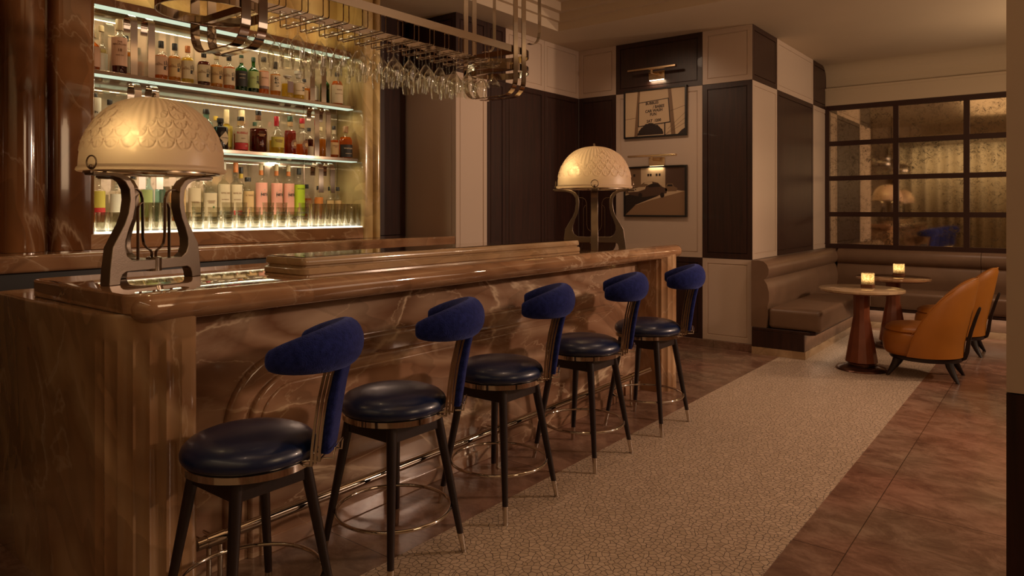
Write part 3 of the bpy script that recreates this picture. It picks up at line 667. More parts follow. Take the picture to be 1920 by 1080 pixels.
G1 = 'bottles on the backlit ledge'; Z1 = 1.356; x1 = -5.07
bottle(x1, 2.02, Z1, .34, .040, 'glass', 'amber', .5, 'yellow', (.15,.62), 150, -20, 'black', 'amber bottle with a red and yellow label, leftmost on the backlit ledge', G1, band=('red', 0, .3))
bottle(x1, 2.13, Z1, .35, .036, 'glass', 'clear', .6, 'white', cap='silver', label='clear bottle with pale label left of the near lamp leg', group=G1)
bottle(x1, 2.24, Z1, .34, .038, 'glass', 'clear', .6, None, cap='black', label='unlabelled clear bottle between the left straps on the ledge', group=G1)
bottle(x1, 2.33, Z1, .34, .040, 'glass', 'gold', .6, 'ltgreen', (.1,.66), 160, -20, 'silver', 'bottle with a yellow green label inside the frame of the near lamp', G1)
bottle(x1, 2.43, Z1, .36, .036, 'glass_teal', 'clear', .6, None, cap='black', label='pale blue bottle inside the frame of the near lamp', group=G1)
bottle(x1, 2.56, Z1, .36, .048, 'glass', 'amber', .6, 'tan', (.1,.72), 150, -20, 'silver', 'vodka bottle with tan label lettered in brown script, seen through the near lamp legs', G1, txt=[("Tito's", .0, .58, .034, 'lab_red'), ('HANDMADE VODKA', 0, .3, .010, 'lab_brown')])
bottle(x1, 2.68, Z1, .35, .044, 'glass', 'clear', .7, 'cream', (.1,.7), 150, -20, 'silver', 'clear bottle with cream label right of the near lamp', G1, txt=[('VODKA', 0, .4, .016, 'lab_brown')])
bottle(x1, 2.80, Z1, .34, .050, 'glass', 'clear', .7, 'cream', (.1,.62), 150, -15, 'silver', 'wide shouldered clear bottle with a green sprig on its label', G1, txt=[('ORGANIC\nVODKA', 0, .42, .013, 'lab_brown'), ('\u2022', .015, .3, .05, 'lab_green')])
bottle(x1-.03, 2.76, Z1, .42, .032, 'glass', 'clear', .7, None, cap='red', label='clear bottle with a long red foil neck', group=G1, hc=.22)
def botan(y, cp, lbl, bd):
    bottle(x1+.01, y, Z1, .45, .047, 'glass', 'clear', .72, 'cream', (.1,.62), 150, -10, cp, lbl, G1, nr=.015, hs=.6, sh=.1, hc=.17, band=(bd, 0, .14),
       txt=[('KETEL ONE', 0, .47, .013, 'lab_brown'), ('BOTANICAL', 0, .36, .010, 'lab_brown')])
botan(2.905, 'silver', 'tall clear vodka bottle with grey foil and cream label with grey foot band', 'grey')
botan(3.005, 'orange', 'tall clear vodka bottle with orange foil and cream label with red foot band', 'red')
bottle(x1, 3.115, Z1, .34, .044, 'glass', 'clear', .7, 'tan', (.1,.68), 150, -10, 'black', 'clear tequila bottle with a beige label and black top, before the tall ones', G1, nr=.02, hc=.1,
       txt=[('EL TESORO', 0, .58, .013, 'lab_brown'), ('TEQUILA', 0, .3, .010, 'lab_brown')])
bottle(x1-.04, 3.08, Z1, .42, .034, 'glass', 'clear', .7, 'white', cap='black', label='slim clear bottle with black cap and yellow neck behind the beige labelled one', group=G1, seal='cap_yellow')
for yy, l in ((3.225, 'left'), (3.365, 'middle'), (3.478, 'right')):
    t = bottle(x1+.01, yy, Z1, .455, .047, 'glass', 'pale', .66, 'rose', (.1,.66), 165, -8, 'cream', l+'most of the three tall bottles with pink label and grey hexagon' if l != 'middle' else 'middle of the three tall bottles with pink label and grey hexagon', G1, nr=.014, hs=.62, sh=.12, hc=.12, seal='cap_orange')
    b = B(); r_ = .049; pts = []
    for k in range(6):
        u = .036*math.cos(PI/6+k*PI/3); v = .043*math.sin(PI/6+k*PI/3); a = R(4)+u/r_; pts.append((r_*math.cos(a), r_*math.sin(a), .205+v))
    b.quad(*pts); b.build('hexagon_label', M['lab_grey'], t, recalc=False)
    text_obj('lettering', 'NETA', .027, M['lab_black'], t, lambda u, v, w_: (.0505*math.cos(R(4)+u/.0505), .0505*math.sin(R(4)+u/.0505), .205+v), 0.0, .0009)
bottle(x1+.01, 3.58, Z1, .43, .048, 'glass', 'clear', .7, 'lime', (.08,.68), 165, -8, 'black', 'tall bottle wrapped in a lime green label', G1, nr=.015, hs=.66, sh=.1,
       txt=[('400 CONEJOS', 0, .6, .011, 'lab_black'), ('MEZCAL', 0, .2, .016, 'lab_black')])
bottle(x1-.02, 3.68, Z1, .30, .038, 'glass', 'orange', .6, 'brown', cap='black', label='brown labelled bottle left of the right straps on the ledge', group=G1)
bottle(x1-.02, 3.80, Z1, .29, .038, 'glass', 'orange', .6, 'orange', (.1,.66), 160, -8, 'black', 'short bottle with an orange label between the right straps', G1)
bottle(x1, 3.905, Z1, .285, .036, 'glass', 'clear', .6, 'tan', (.3,.58), 140, -8, 'black', 'short clear bottle with black cap, second from the right on the ledge', G1)
bottle(x1, 3.99, Z1, .285, .036, 'glass', 'clear', .6, 'tan', (.3,.58), 140, -8, 'black', 'short clear bottle with black cap, rightmost on the ledge', G1)

# ---------------------------------------------------------------- glasses on the ledge
def tumbler_mesh(name, h, r0, r1, base=.012, seg=20):
    b = B(); b.mi = 1; b.lathe([(r0*.88, .0006), (r0-.0035, .004), (r0-.0032, base-.003), (.001, base-.001)], seg=seg); b.mi = 0; b.lathe([(r0*.9, 0), (r0, .003), (r1, h), (r1-.0022, h), (r0-.003, base), (.001, base)], seg=seg)
    return b.mesh(name, [M['glass_tumbler'], M['glass_base']], 50)
ZL = LEVEL[1]+.0005
me = tumbler_mesh('tumbler', .088, .036, .045, .016)
for si, y in enumerate((2.609, 2.728, 2.838, 2.947, 3.060, 3.175, 3.295, 3.402, 3.506)):
    for k in range(4 if si % 3 != 1 else 3):
        o = bpy.data.objects.new('tumbler', me); COL.objects.link(o); o.location = (-4.885, y, ZL+k*.036)
        tag(o, 'clear tumbler in the nine short stacks along the front of the backlit ledge', 'glass', 'stacked tumblers on the backlit ledge')
me = tumbler_mesh('highball_glass', .19, .027, .030, .014)
sm = tumbler_mesh('short_highball_glass', .125, .031, .034, .012)
for y, x in [(2.235, -4.87), (2.30, -4.87), (2.365, -4.87), (2.43, -4.87), (2.27, -4.94), (2.335, -4.94), (2.40, -4.94)]:
    o = bpy.data.objects.new('highball_glass', me); COL.objects.link(o); o.location = (x, y, ZL)
    tag(o, 'tall clear highball glass behind the legs of the near lamp, left part of the ledge', 'glass', 'highball glasses, left part of the ledge')
for y, x in [(1.955, -4.87), (2.03, -4.87), (2.105, -4.87), (2.51, -4.87), (1.99, -4.95), (2.07, -4.95)]:
    o = bpy.data.objects.new('water_glass', sm); COL.objects.link(o); o.location = (x, y, ZL)
    tag(o, 'short clear water glass at the far left part of the backlit ledge', 'glass', 'short water glasses, left part of the ledge')
for i in range(8):
    for x in (-4.87, -4.94):
        o = bpy.data.objects.new('highball_glass', me); COL.objects.link(o); o.location = (x, 3.60+i*.067+(.03 if x < -4.9 else 0), ZL)
        if o.location.y > 4.02 and x < -4.9: o.location.y = 4.02
        tag(o, 'tall clear highball glass right of the tumbler stacks on the backlit ledge', 'glass', 'highball glasses, right part of the ledge')

# ============================================================ HANGING GLASS RACK
t = empty('glass_rack', (-2.925, 2.6, ZC), 'polished nickel rack hung from the ceiling over the bar, full of stemware', 'rack')
def rk(x, y, z): return (x+2.925, y-2.6, z-ZC)
XF, XK = -2.72, -3.13
def racetrack(z0, z1, y0, y1, xf, xk, nm):
    b = B(); r = (xf-xk)/2-.001; xc = (xf+xk)/2
    path = [rk(xc+r*math.cos(R(a)), y1-r+r*math.sin(R(a)), (z0+z1)/2) for a in range(0, 181, 12)] + [rk(xc-r*math.cos(R(a)), y0+r-r*math.sin(R(a)), (z0+z1)/2) for a in range(0, 181, 12)]
    h = (z1-z0)/2
    b.sweep(path, [(-.003,-h), (.003,-h), (.003,h), (-.003,h)], (0,0,1), closed=True); b.build(nm, M['chrome'], t, angle=50)
racetrack(2.432, 2.476, 1.40, 3.80, XF-.004, XK+.004, 'upper_rail')
racetrack(2.295, 2.337, 1.40, 1.84, XF-.004, XK+.004, 'end_loop')
racetrack(2.33, 2.372, 3.40, 3.80, XF-.004, XK+.004, 'end_loop')
for ys, zb in ((1.66, 2.150), (1.74, 2.150), (3.52, 2.168), (3.605, 2.168)):
    r = .10; xf, xk = XF+.004, XK-.004
    path = [rk(xf, ys, ZC), rk(xf, ys, zb+r)] + [rk(xf-r+r*math.cos(R(a)), ys, zb+r-r*math.sin(R(a))) for a in range(15, 91, 15)] + \
           [rk(xk+r-r*math.sin(R(a)), ys, zb+r-r*math.cos(R(a))) for a in range(0, 91, 15)] + [rk(xk, ys, ZC)]
    b = B(); b.sweep(path, [(-.003,-.021), (.003,-.021), (.003,.021), (-.003,.021)], (0,1,0)); b.build('hanger_strap', M['chrome'], t, angle=40)
for xx in (XF-.012, XK+.012):
    for yy, sgn in ((3.80, -1), (1.46, 1)):
        r = .09; zc = 2.62
        path = [rk(xx, yy, ZC), rk(xx, yy, zc)] + [rk(xx, yy+sgn*(r-r*math.cos(R(a))), zc-r*math.sin(R(a))*1.1) for a in range(15, 91, 15)] + [rk(xx, yy+sgn*(r+.03), zc-r*1.1-.002)]
        b = B(); b.sweep(path, [(-.0025,-.012), (.0025,-.012), (.0025,.012), (-.0025,.012)], (1,0,0)); b.build('hooked_brace', M['chrome'], t, angle=40)
for yy in (1.70, 3.56):
    for z in ((2.316 if yy < 2 else 2.351), 2.454):
        b = B(); b.box(XF-.01+2.925, XK+.01+2.925, yy-2.6-.012, yy-2.6+.012, z-ZC-.016, z-ZC+.016); b.build('cross_bar', M['chrome_dark'], t)
CH = [1.86+.1185*k for k in range(14)]
for y in CH:
    b = B()
    for d in (-.017, .017):
        b.tube([rk(XF-.03, y+d, 2.44), rk(XF-.03, y+d, 2.362), rk(XF-.036, y+d, 2.356), rk(XK+.04, y+d, 2.356), rk(XK+.034, y+d, 2.362), rk(XK+.034, y+d, 2.44)], .0026, 6, n=(0,1,0))
    b.tube([rk(XK+.034, y-.017, 2.44), rk(XK+.034, y+.017, 2.44)], .0026, 6)
    b.tube([rk(XF-.03, y-.017, 2.44), rk(XF-.03, y+.017, 2.44)], .0026, 6)
    b.build('wire_channel', M['chrome'], t)
def stem_mesh(name, pts, seg=20):
    """glass built hanging: foot on top (z=0) going down"""
    b = B(); b.lathe(pts, seg=seg, cap=False); return b.mesh(name, M['glass_stem'], 60)
def hang(h, rb, rm, ro, stem, fr):
    bt = -stem
    o = [(.0005, .005), (fr*.6, .0035), (fr, .0022), (fr, 0), (fr*.6, -.0015), (.006, -.006), (.0035, -.012), (.003, bt+.01), (.005, bt)]
    n = 7
    for k in range(1, n+1):
        a = k/n; rr = rm*math.sin(min(1, a*rb)*PI/2)**.85 if a < 1/rb else rm+(ro-rm)*((a-1/rb)/(1-1/rb))**1.3
        o.append((max(.005, rr), bt-(h-stem)*a))
    inn = [(r-.0011, z) for r, z in o[9:]][::-1] + [(.002, bt-.004)]
    return o+inn
G = {'red': stem_mesh('wine_glass', hang(.235, 1.9, .039, .031, .105, .037)),
     'white': stem_mesh('wine_glass', hang(.215, 2.1, .034, .027, .10, .035)),
     'coupe': stem_mesh('coupe_glass', hang(.15, 1.15, .045, .046, .095, .035))}
LB = {'red': ('wine_glass', 'large stemmed wine glass hanging upside down from the nickel rack', 'hanging large wine glasses'),
      'white': ('wine_glass', 'slim stemmed wine glass hanging upside down from the nickel rack', 'hanging slim wine glasses'),
      'coupe': ('coupe_glass', 'shallow coupe glass hanging upside down at the ends of the nickel rack', 'hanging coupe glasses')}
for ci, y in enumerate(CH):
    for ri, x in enumerate((-2.80, -2.888, -2.975, -3.06)):
        kd = 'coupe' if ci in (0, 13) else ('red' if (ci+ri//2) % 2 == 0 else 'white')
        if ci == 0 and ri < 1: continue
        o = bpy.data.objects.new(LB[kd][0], G[kd]); COL.objects.link(o)
        o.location = (x+random.uniform(-.006,.006), y, 2.3602); o.rotation_euler = (0, 0, random.random()*6)
        tag(o, LB[kd][1], 'glass', LB[kd][2])

# ============================================================ BAR
def fluted(cx, cy, r, a0, a1, nf, depth):
    pts = []; n = nf*8
    for k in range(n+1):
        a = a0+(a1-a0)*k/n; ph = (k % 8)/8
        d = depth*math.sin(PI*ph)**.8 if 0 < k < n else 0
        pts.append((cx+(r-d)*math.cos(R(a)), cy+(r-d)*math.sin(R(a))))
    return pts
t = empty('bar_counter', (-2.9, 3.2, 0), 'long honey onyx bar front with nested arch mouldings and fluted rounded end piers', 'bar counter')
def T(pts): return [(x+2.9, y-3.2) for x, y in pts]
b = B()
def pier_plan(FD): return [(-3.68, 1.31), (-3.72, 1.27), (-3.72, 1.11)] + arc(-3.66, 1.11, .06, 180, 270, 5) + [(-2.68, 1.05)] + fluted(-2.68, 1.26, .21, -86, 0, 6, FD) + [(-2.47, 1.29)] + arc(-2.49, 1.30, .02, 0, 90, 3) + [(-2.74, 1.32)]
rings = []
for z, s_, fd in ((0, 0, .011), (.96, 0, .011), (.985, 0, .007), (1.0, 0, 0), (1.066, 0, 0), (1.079, .003, 0), (1.0845, .010, 0)):
    pl = pier_plan(fd); c = (-3.1, 1.18); rings.append([(x+(c[0]-x)*s_*.8+2.9, y+(c[1]-y)*s_*4*.8-3.2, z) for x, y in pl])
b.layers(rings); b.build('end_pier', M['onyx_pier'], t, angle=28)
b = B()
pl = [(-3.35, 5.10), (-2.53, 5.10)] + fluted(-2.595, 5.245, .15, -72, 72, 7, .009) + [(-2.53, 5.39), (-3.35, 5.39)]
b.prism(T(pl), 0, 1.0845); b.build('end_pier', M['onyx_pier'], t, angle=28)
b = B(); b.box(-.45, .20, -1.885, 1.9, 0, 1.0845); b.build('front_panel', M['onyx_panel'], t)
def arch(ins, y0=1.545, y1=4.84, zt=.835, rad=.30):
    y0 += ins; y1 -= ins; zt -= ins; r = max(.05, rad-ins)
    return [(y0, .001)] + [(y0+r-r*math.cos(R(a)), zt-r+r*math.sin(R(a))) for a in range(0, 91, 10)] + [(y1-r+r*math.sin(R(a)), zt-r+r*math.cos(R(a))) for a in range(0, 91, 10)] + [(y1, .001)]
for nm, i0, x0, h, rd in (('outer_arch', 0, -2.70, .030, .022), ('middle_arch', .092, -2.672, .026, .018), ('inner_arch', .135, -2.648, .012, .010)):
    b = B(); rings = [[(x0+2.9, y-3.2, z) for y, z in arch(i0)]]
    for k in range(6):
        a = R(90*k/5); rings.append([(x0+h-rd+rd*math.sin(a)+2.9, y-3.2, z) for y, z in arch(i0+rd*(1-math.cos(a)))])
    b.layers(rings); b.build(nm, M['onyx_panel'], t, angle=40)
b = B(); b.box(.20, .235, -1.885, -1.66, 0, .07); b.box(.2, .235, 1.65, 1.9, 0, .07); b.box(.26, .275, -1.48, 1.49, 0, .07); b.build('skirting', M['onyx_panel'], t, bevel=.004)
t = tag(empty('countertop', (-2.95, 3.275, 1.085), 'thick polished onyx bar top with bullnose edge', 'countertop'))
b = B(); rounded_slab(b, -.47, .46, -2.185, 2.175, 0, .070, .008, .07, 4); rounded_slab(b, .27, .50, -2.17, 2.175, -.032, .0698, .05, .07, 8); b.build('slab', M['onyx_top'], t, angle=50)
t = tag(empty('bar_ledge', (-2.78, 3.01, 1.155), 'raised moulded onyx ledge standing on the bar top between the two dome lamps', 'ledge'))
b = B(); rings = []
for i, z in ((.004, 0), (0, .004), (0, .026), (.006, .031), (.018, .033), (.020, .037), (.014, .041), (.008, .045), (.006, .052), (.010, .070), (.014, .075), (.020, .0765)):
    rings.append([(x, y, z) for x, y in rrect(-.16+i, .16-i, -1.135+i, 1.135-i, max(.035-i, .01))])
b.layers(rings); b.build('moulded_body', M['onyx_ledge'], t, angle=35)
b = B(); b.box(-.135, .135, -1.11, 1.11, .0768, .080); b.build('bead_inlay', M['chrome'], t)

# foot rail
t = tag(empty('foot_rail', (-2.502, 3.2, 0), 'polished nickel foot rail on short posts along the bar front', 'rail'))
b = B(); b.tube([(0, -1.87, .215), (0, 1.72, .215)], .021, 16); b.build('rail_tube', M['chrome'], t, angle=40)
for y in (-1.80, -.10, 1.45):
    b = B()
    for d in (-.022, .022):
        b.tube([(.0, y+d, .0), (.0, y+d, .190)], .0095, 10)
        b.tube([(-.02, y+d, .202), (-.118, y+d, .202)], .006, 8)
    b.box(-.024, .024, y-.045, y+.045, 0, .008)
    b.tube([(0, y-.034, .215), (0, y+.034, .215)], .025, 14)
    b.build('post', M['chrome'], t, angle=40)

# ============================================================ DOME LAMPS
def scale_h(th, v):
    """relief of the moulded shade: th angle, v 0 rim .. 1 top; rows of feather scales under five peaks, fine ribs between"""
    k = 5; ph = (th*k/(2*PI)) % 1.0; tri = 1-abs(ph-.5)*2
    top = .30+.42*tri
    h = 0.0
    if v < .13: return .0
    if v < top:
        row_h = .10; rr = (v-.13)/row_h; row = int(rr); n = 25 if row < 3 else (20 if row < 5 else 15)
        fu = (th*n/(2*PI) + .5*(row % 2)) % 1.0; fv = rr-row
        cu = (fu-.5)*2
        d = math.sqrt(cu*cu + (1-fv)**2)
        h = .0030*max(0, 1-abs(d-.93)/.10) + (.0012*fv if d < .93 else 0)
        if .22 < d < .78:
            q = math.atan2(cu, 1.001-fv); h -= .0016*max(0, math.cos(q*6.0))**3
        h *= min(1, (top-v)/.03)
    else:
        h = .0009*(math.cos(th*48)) * max(0, 1-(v-.45)/.6)
    return h
def make_lamp():
    t = empty('dome_lamp', (0,0,0), '', 'lamp', 'frosted dome table lamps on the bar')
    leg = [(.212, 0), (.208, .06), (.197, .145), (.172, .19), (.147, .235), (.132, .275), (.124, .33), (.128, .37), (.145, .398), (.170, .413), (.20, .419), (.272, .420)]
    inn = [(.272, .434), (.195, .435), (.160, .430), (.128, .413), (.108, .385), (.102, .35), (.103, .30), (.113, .255), (.130, .215), (.144, .17), (.145, .135), (.136, .108), (.112, .090)]
    leg = [(r*1.07, z) for r, z in leg]; inn = [(r*1.07, z) for r, z in inn]
    # outline (closed) in (r,z): outer goes up, inner comes down to the cross bar
    th = .025
    def plate(b, pts, mirror=1, ax='x', o=0):
        r0 = [(mirror*x, -th, z) if ax == 'x' else (-th, x, z) for x, z in pts]
        r1 = [(mirror*x, th, z) if ax == 'x' else (th, x, z) for x, z in pts]
        b.layers([r0, r1])
    base = [(.165, 0), (.172, .028), (.150, .034)]
    for m in (1, -1):
        b = B(); plate(b, leg+inn+[(.0, .088), (.0, .048), (.150, .048), (.168, .038), (.176, .020), (.178, 0)], m)
        b.build('side_leg', M['steel'], t, angle=30, bevel=.0025)
    b = B(); plate(b, leg+inn+[(.03, .088), (.03, .048), (.150, .048), (.168, .038), (.176, .020), (.178, 0)], 1, 'y')
    b.build('rear_leg', M['steel'], t, angle=30, bevel=.0025)
    b = B(); b.lathe([(.030, .040), (.030, .094), (.024, .098)], seg=20)
    b.build('hub', M['steel_edge'], t, angle=40)
    # thin curved strips inside the frame
    for m in (1, -1):
        b = B(); w = [(-.0015,-.007), (.0015,-.007), (.0015,.007), (-.0015,.007)]
        p = [(.125, .374), (.085, .374), (.066, .362), (.056, .335), (.054, .18), (.048, .15), (.034, .134), (.018, .126), (.010, .115), (.010, .088)]
        b.sweep([(m*x, 0, z) for x, z in p], w, (0,1,0))
        p = [(.055, .32), (.068, .315), (.077, .295), (.077, .088)]
        b.sweep([(m*x, 0, z) for x, z in p], w, (0,1,0)); b.build('curved_strip', M['steel_edge'], t, angle=50)
    # spokes of the shade ring, ring pulls
    b = B(); b.lathe([(.238, .434), (.252, .434), (.252, .441), (.238, .441)], seg=48, cap=False)
    b.box(-.24, .24, -.006, .006, .434, .440); b.box(-.006, .006, -.05, .24, .434, .440); b.lathe([(.05, .432), (.05, .446)], seg=20)
    b.build('shade_ring', M['steel_edge'], t, angle=40)
    for px, py, a in ((.281, 0, 90), (-.281, 0, -90), (0, .281, 180)):
        b = B(); ux, uy = math.cos(R(a)), math.sin(R(a))
        b.tube([(px+ux*.025*math.cos(R(q)), py+uy*.025*math.cos(R(q)), .468+.025*math.sin(R(q))) for q in range(0, 360, 18)], .003, 8, closed=True)
        b.sphere((px, py, .452), .009, 10, 8)
        b.box(px-.02, px+.02, py-.02, py+.02, .428, .436)
        b.build('ring_pull', M['steel_edge'], t, angle=60)
    # shade
    b = B(); nu, nv = 560, 140; R0, H = .268, .285; rings = []
    rings.append([( .272*math.cos(2*PI*k/nu), .272*math.sin(2*PI*k/nu), .442) for k in range(nu)])
    rings.append([( .277*math.cos(2*PI*k/nu), .277*math.sin(2*PI*k/nu), .447) for k in range(nu)])
    rings.append([( .275*math.cos(2*PI*k/nu), .275*math.sin(2*PI*k/nu), .456) for k in range(nu)])
    for j in range(nv+1):
        v = j/nv; a = v*PI/2*.985; r = R0*math.cos(a)**.82; z = .462+H*math.sin(a)
        nx, nz = math.cos(a), math.sin(a); ring = []
        for k in range(nu):
            thn = 2*PI*k/nu; h = scale_h(thn, v)
            h *= 1.5; rr = r+h*nx; ring.append((rr*math.cos(thn), rr*math.sin(thn), z+h*nz))
        rings.append(ring)
    b.layers(rings, cap=False); b.build('shade', M['shade'], t, angle=80)
    b = B(); b.lathe([(.022, .744), (.02, .750), (.008, .753), (.006, .760), (.009, .765), (.004, .770)], seg=16); b.build('finial', M['steel_edge'], t)
    return t
lamp = make_lamp(); lamp.location = (-2.945, 1.385, 1.1552); lamp.rotation_euler.z = R(107)
lamp['label'] = 'large frosted dome lamp with scale relief at the near end of the bar top'
lamp2 = copy_tree(lamp); lamp2.location = (-2.70, 4.44, 1.1552); lamp2.rotation_euler.z = R(212)
lamp2['label'] = 'smaller looking frosted dome lamp at the far end of the bar top'
for l_, (dx, dy) in ((lamp, (.12, -.13)), (lamp2, (-.05, -.16))):
    b = B(); b.sphere((0, 0, 0), .017, 14, 10); b.lathe([(.011, -.05), (.011, -.012)], seg=12)
    o = b.build('bulb', M['bulb'], l_, angle=60)
    wl = Vector((dx, dy, .56)); rz = l_.rotation_euler.z
    o.location = (wl.x*math.cos(rz)+wl.y*math.sin(rz), -wl.x*math.sin(rz)+wl.y*math.cos(rz), .56)
    point('lamp_light', (l_.location.x+dx, l_.location.y+dy, l_.location.z+.56), 1.5 if l_ is lamp else 2.6, .03, (1,.70,.34))

# ============================================================ BAR STOOLS
def make_stool():
    t = empty('bar_stool', (0,0,0), '', 'bar stool', 'navy and blue bar stools along the bar')
    for sx, sy in ((1,1), (1,-1), (-1,1), (-1,-1)):
        def leg(z0, z1, ra, rb, off=0, a=.125, c=.207):
            q = []
            for z in (z0, z1):
                f = z/.60; x = (c+(a-c)*f)*sx; y = (c+(a-c)*f)*sy; r = ra if z == z0 else rb
                q.append([(x+r*(1.0*math.cos(R(k*30+15))), y+r*math.sin(R(k*30+15)), z) for k in range(12)])
            return q
        b = B(); b.layers(leg(.082, .592, .0135, .0215)); o = b.build('leg', M['leg_wood'], t, angle=40)
        b = B(); b.layers(leg(.0, .084, .0105, .0142)); b.build('ferrule', M['chrome'], o, angle=40)
    b = B()
    for a in range(4):
        c, s = math.cos(R(90*a)), math.sin(R(90*a))
        pts = [(-.13, .118, .52), (.13, .118, .52), (.13, .142, .52), (-.13, .142, .52)]
        q = [[(x*c-y*s, x*s+y*c, z+dz) for x, y, z in pts] for dz in (.012, .072)]
        b.layers(q)
    b.box(-.13, .13, -.13, .13, .578, .592)
    b.build('apron', M['leg_wood'], t, bevel=.002)
    b = B(); b.tube(circ(.236, 64, (0,0,.205)), .0075, 10, closed=True, n=(0,0,1)); b.build('foot_ring', M['chrome'], t, angle=60)
    b = B(); b.lathe([(.15, .592), (.207, .594), (.2125, .597), (.2125, .619), (.209, .622), (.15, .622)], seg=64); b.build('seat_band', M['chrome'], t, angle=30)
    b = B(); pr = [(.10, .622), (.204, .622), (.214, .626), (.2195, .636), (.2195, .650), (.213, .666), (.196, .682), (.165, .695), (.12, .703), (.06, .7075), (.0005, .709)]
    b.lathe(pr, seg=64); b.build('seat_cushion', M['leather_navy'], t, angle=60)
    # back, built facing +x
    b = B(); path = [(.236, 0, .640), (.243, 0, .70), (.254, 0, .78), (.270, 0, .87), (.292, 0, .96)]
    prof = [(.5*.042*math.copysign(abs(math.cos(R(a)))**.5, math.cos(R(a))), .062*math.copysign(abs(math.sin(R(a)))**.5, math.sin(R(a)))) for a in range(0, 360, 20)]
    path = [(x+.028, y, z) for x, y, z in path]
    b.sweep(path, prof, (0,1,0), scale=[.86, 1, 1, 1, 1]); b.build('back_spine', M['blue_fabric'], t, angle=60)
    for sy in (-1, 1):
        for off in (0, .013, .026):
            zb = .604+off*.6; p2 = [(.226+off, sy*.066, zb), (.229+off, sy*.066, .66), (.238+off, sy*.066, .74), (.250+off, sy*.066, .82), (.268+off, sy*.066, .90), (.282+off, sy*.066, .945)]
            b = B(); b.sweep(p2, [(-.0042,-.003), (.0042,-.003), (.0042,.003), (-.0042,.003)], (0,1,0)); b.build('metal_strip', M['chrome'], t, angle=40)
    b = B()
    for off in (0, .026):
        b.tube([(.196, -.066, .606+off*.6), (.226+off, -.066, .606+off*.6), (.226+off, .066, .606+off*.6), (.196, .066, .606+off*.6)], .004, 8)
    b.tube([(.262, -.05, .625), (.296, -.05, .625), (.300, -.05, .66), (.300, .05, .66), (.296, .05, .625), (.262, .05, .625)], .004, 8)
    b.build('back_bracket', M['chrome'], t, angle=60)
    b = B(); path = []; sc = []
    n = 36
    for k in range(n+1):
        f = -1+2*k/n; ph = f*R(104)
        x = .140+.182*math.cos(ph) if abs(ph) < PI/2 else .140-.02*(abs(ph)-PI/2)/R(14)
        y = .180*math.sin(ph) if abs(ph) < PI/2 else .180*math.copysign(1, ph)
        cz = max(0, math.cos(ph)) if abs(ph) < PI/2 else 0
        path.append((x, y, .974+.026*cz))
        e = min(k, n-k)
        s = .46+.54*cz**.7
        if e == 0: s *= .62
        elif e == 1: s *= .90
        sc.append(s)
    b.sweep(path, [(.058*math.cos(R(a)), .079*math.sin(R(a))) for a in range(0, 360, 18)], (0,0,1), scale=sc)
    b.build('bolster', M['blue_fabric'], t, angle=80)
    return t
stool = make_stool()
SP = [(-2.165, 1.340, 37, 'bar stool nearest the camera'), (-2.20, 2.02, 37, 'second bar stool from the camera'), (-2.215, 2.735, 35, 'middle bar stool of the five'),
      (-2.222, 3.53, 32, 'fourth bar stool from the camera'), (-2.21, 4.32, 28, 'farthest bar stool, by the far bar pier')]
for i, (x, y, a, lb) in enumerate(SP):
    o = stool if i == 0 else copy_tree(stool)
    o.location = (x, y, .0004); o['label'] = lb+', navy leather seat and royal blue back'
    for ch in [c for c in COL.objects if c.parent == o]:
        if ch.name.split('.')[0] in ('back_spine', 'metal_strip', 'back_bracket', 'bolster'): ch.rotation_euler.z = R(a)

# ============================================================ ALCOVE: banquette, tables, armchairs, mirror
t = tag(empty('banquette', (-2.47, 7.05, 0), 'L shaped taupe leather banquette fitted into the alcove corner under the mirror', 'banquette'))
def Q(pts): return [(x+2.47, y-7.05) for x, y in pts]
b = B(); b.prism(Q([(-2.455, 7.062), (-1.95, 7.062), (-1.95, 9.48), (2.6, 9.48), (2.6, 9.94), (-2.455, 9.94)]), .075, .235)
b.build('plinth', M['plinth_wood'], t, bevel=.003)
b = B(); b.box(.015, .518, -.002, .0115, .075, .235); b.build('end_shade_panel', M['dark_wood'], t, bevel=.001)  # same plinth wood, its shaded end put in as a darker colour
b = B(); b.prism(Q([(-2.455, 7.045), (-1.94, 7.045), (-1.94, 9.46), (2.6, 9.46), (2.6, 9.94), (-2.455, 9.94)]), 0, .074)
b.build('stone_base', M['onyx_ledge'], t)
b = B(); b.prism(Q([(-2.455, 7.048), (-1.90, 7.048), (-1.86, 7.09), (-1.86, 9.30), (2.6, 9.30), (2.6, 9.94), (-2.455, 9.94)]), .236, .268)
b.build('seat_board', M['dark_wood'], t, bevel=.004)
def softbox(b, x0, x1, y0, y1, z0, z1, r):
    rounded_slab(b, x0, x1, y0, y1, z0, z1, r, r*1.1, 6)
for nm, (x0, x1, y0, y1) in (('seat_cushion', (-2.30, -1.80, 7.06, 9.28)), ('seat_cushion', (-2.30, -.75, 9.285, 9.80)), ('seat_cushion', (-.745, 2.6, 9.285, 9.80))):
    b = B(); softbox(b, x0+2.47, x1+2.47, y0-7.05, y1-7.05, .268, .470, .04); b.build(nm, M['leather_brown'], t, angle=60)
def backprof(s):  # (depth from wall, z)
    return [(0, .27), (.15, .27), (.165, .40), (.16, .48), (.175, .54), (.175, .62), (.155, .70), (.125, .745), (.15, .765), (.17, .80), (.172, .85), (.155, .895), (.12, .925), (.07, .935), (0, .93)]
b = B(); pr = backprof(0)
b.layers([[(d+.008, y-7.05, z) for d, z in pr] for y in (7.055, 9.93)]); b.build('backrest', M['leather_brown'], t, angle=50)
for xa, xb in ((-2.30, -.75), (-.745, 2.6)):
    b = B(); b.layers([[(x+2.47, 9.935-7.05-d, z) for d, z in pr] for x in (xa, xb)]); b.build('backrest', M['leather_brown'], t, angle=50)

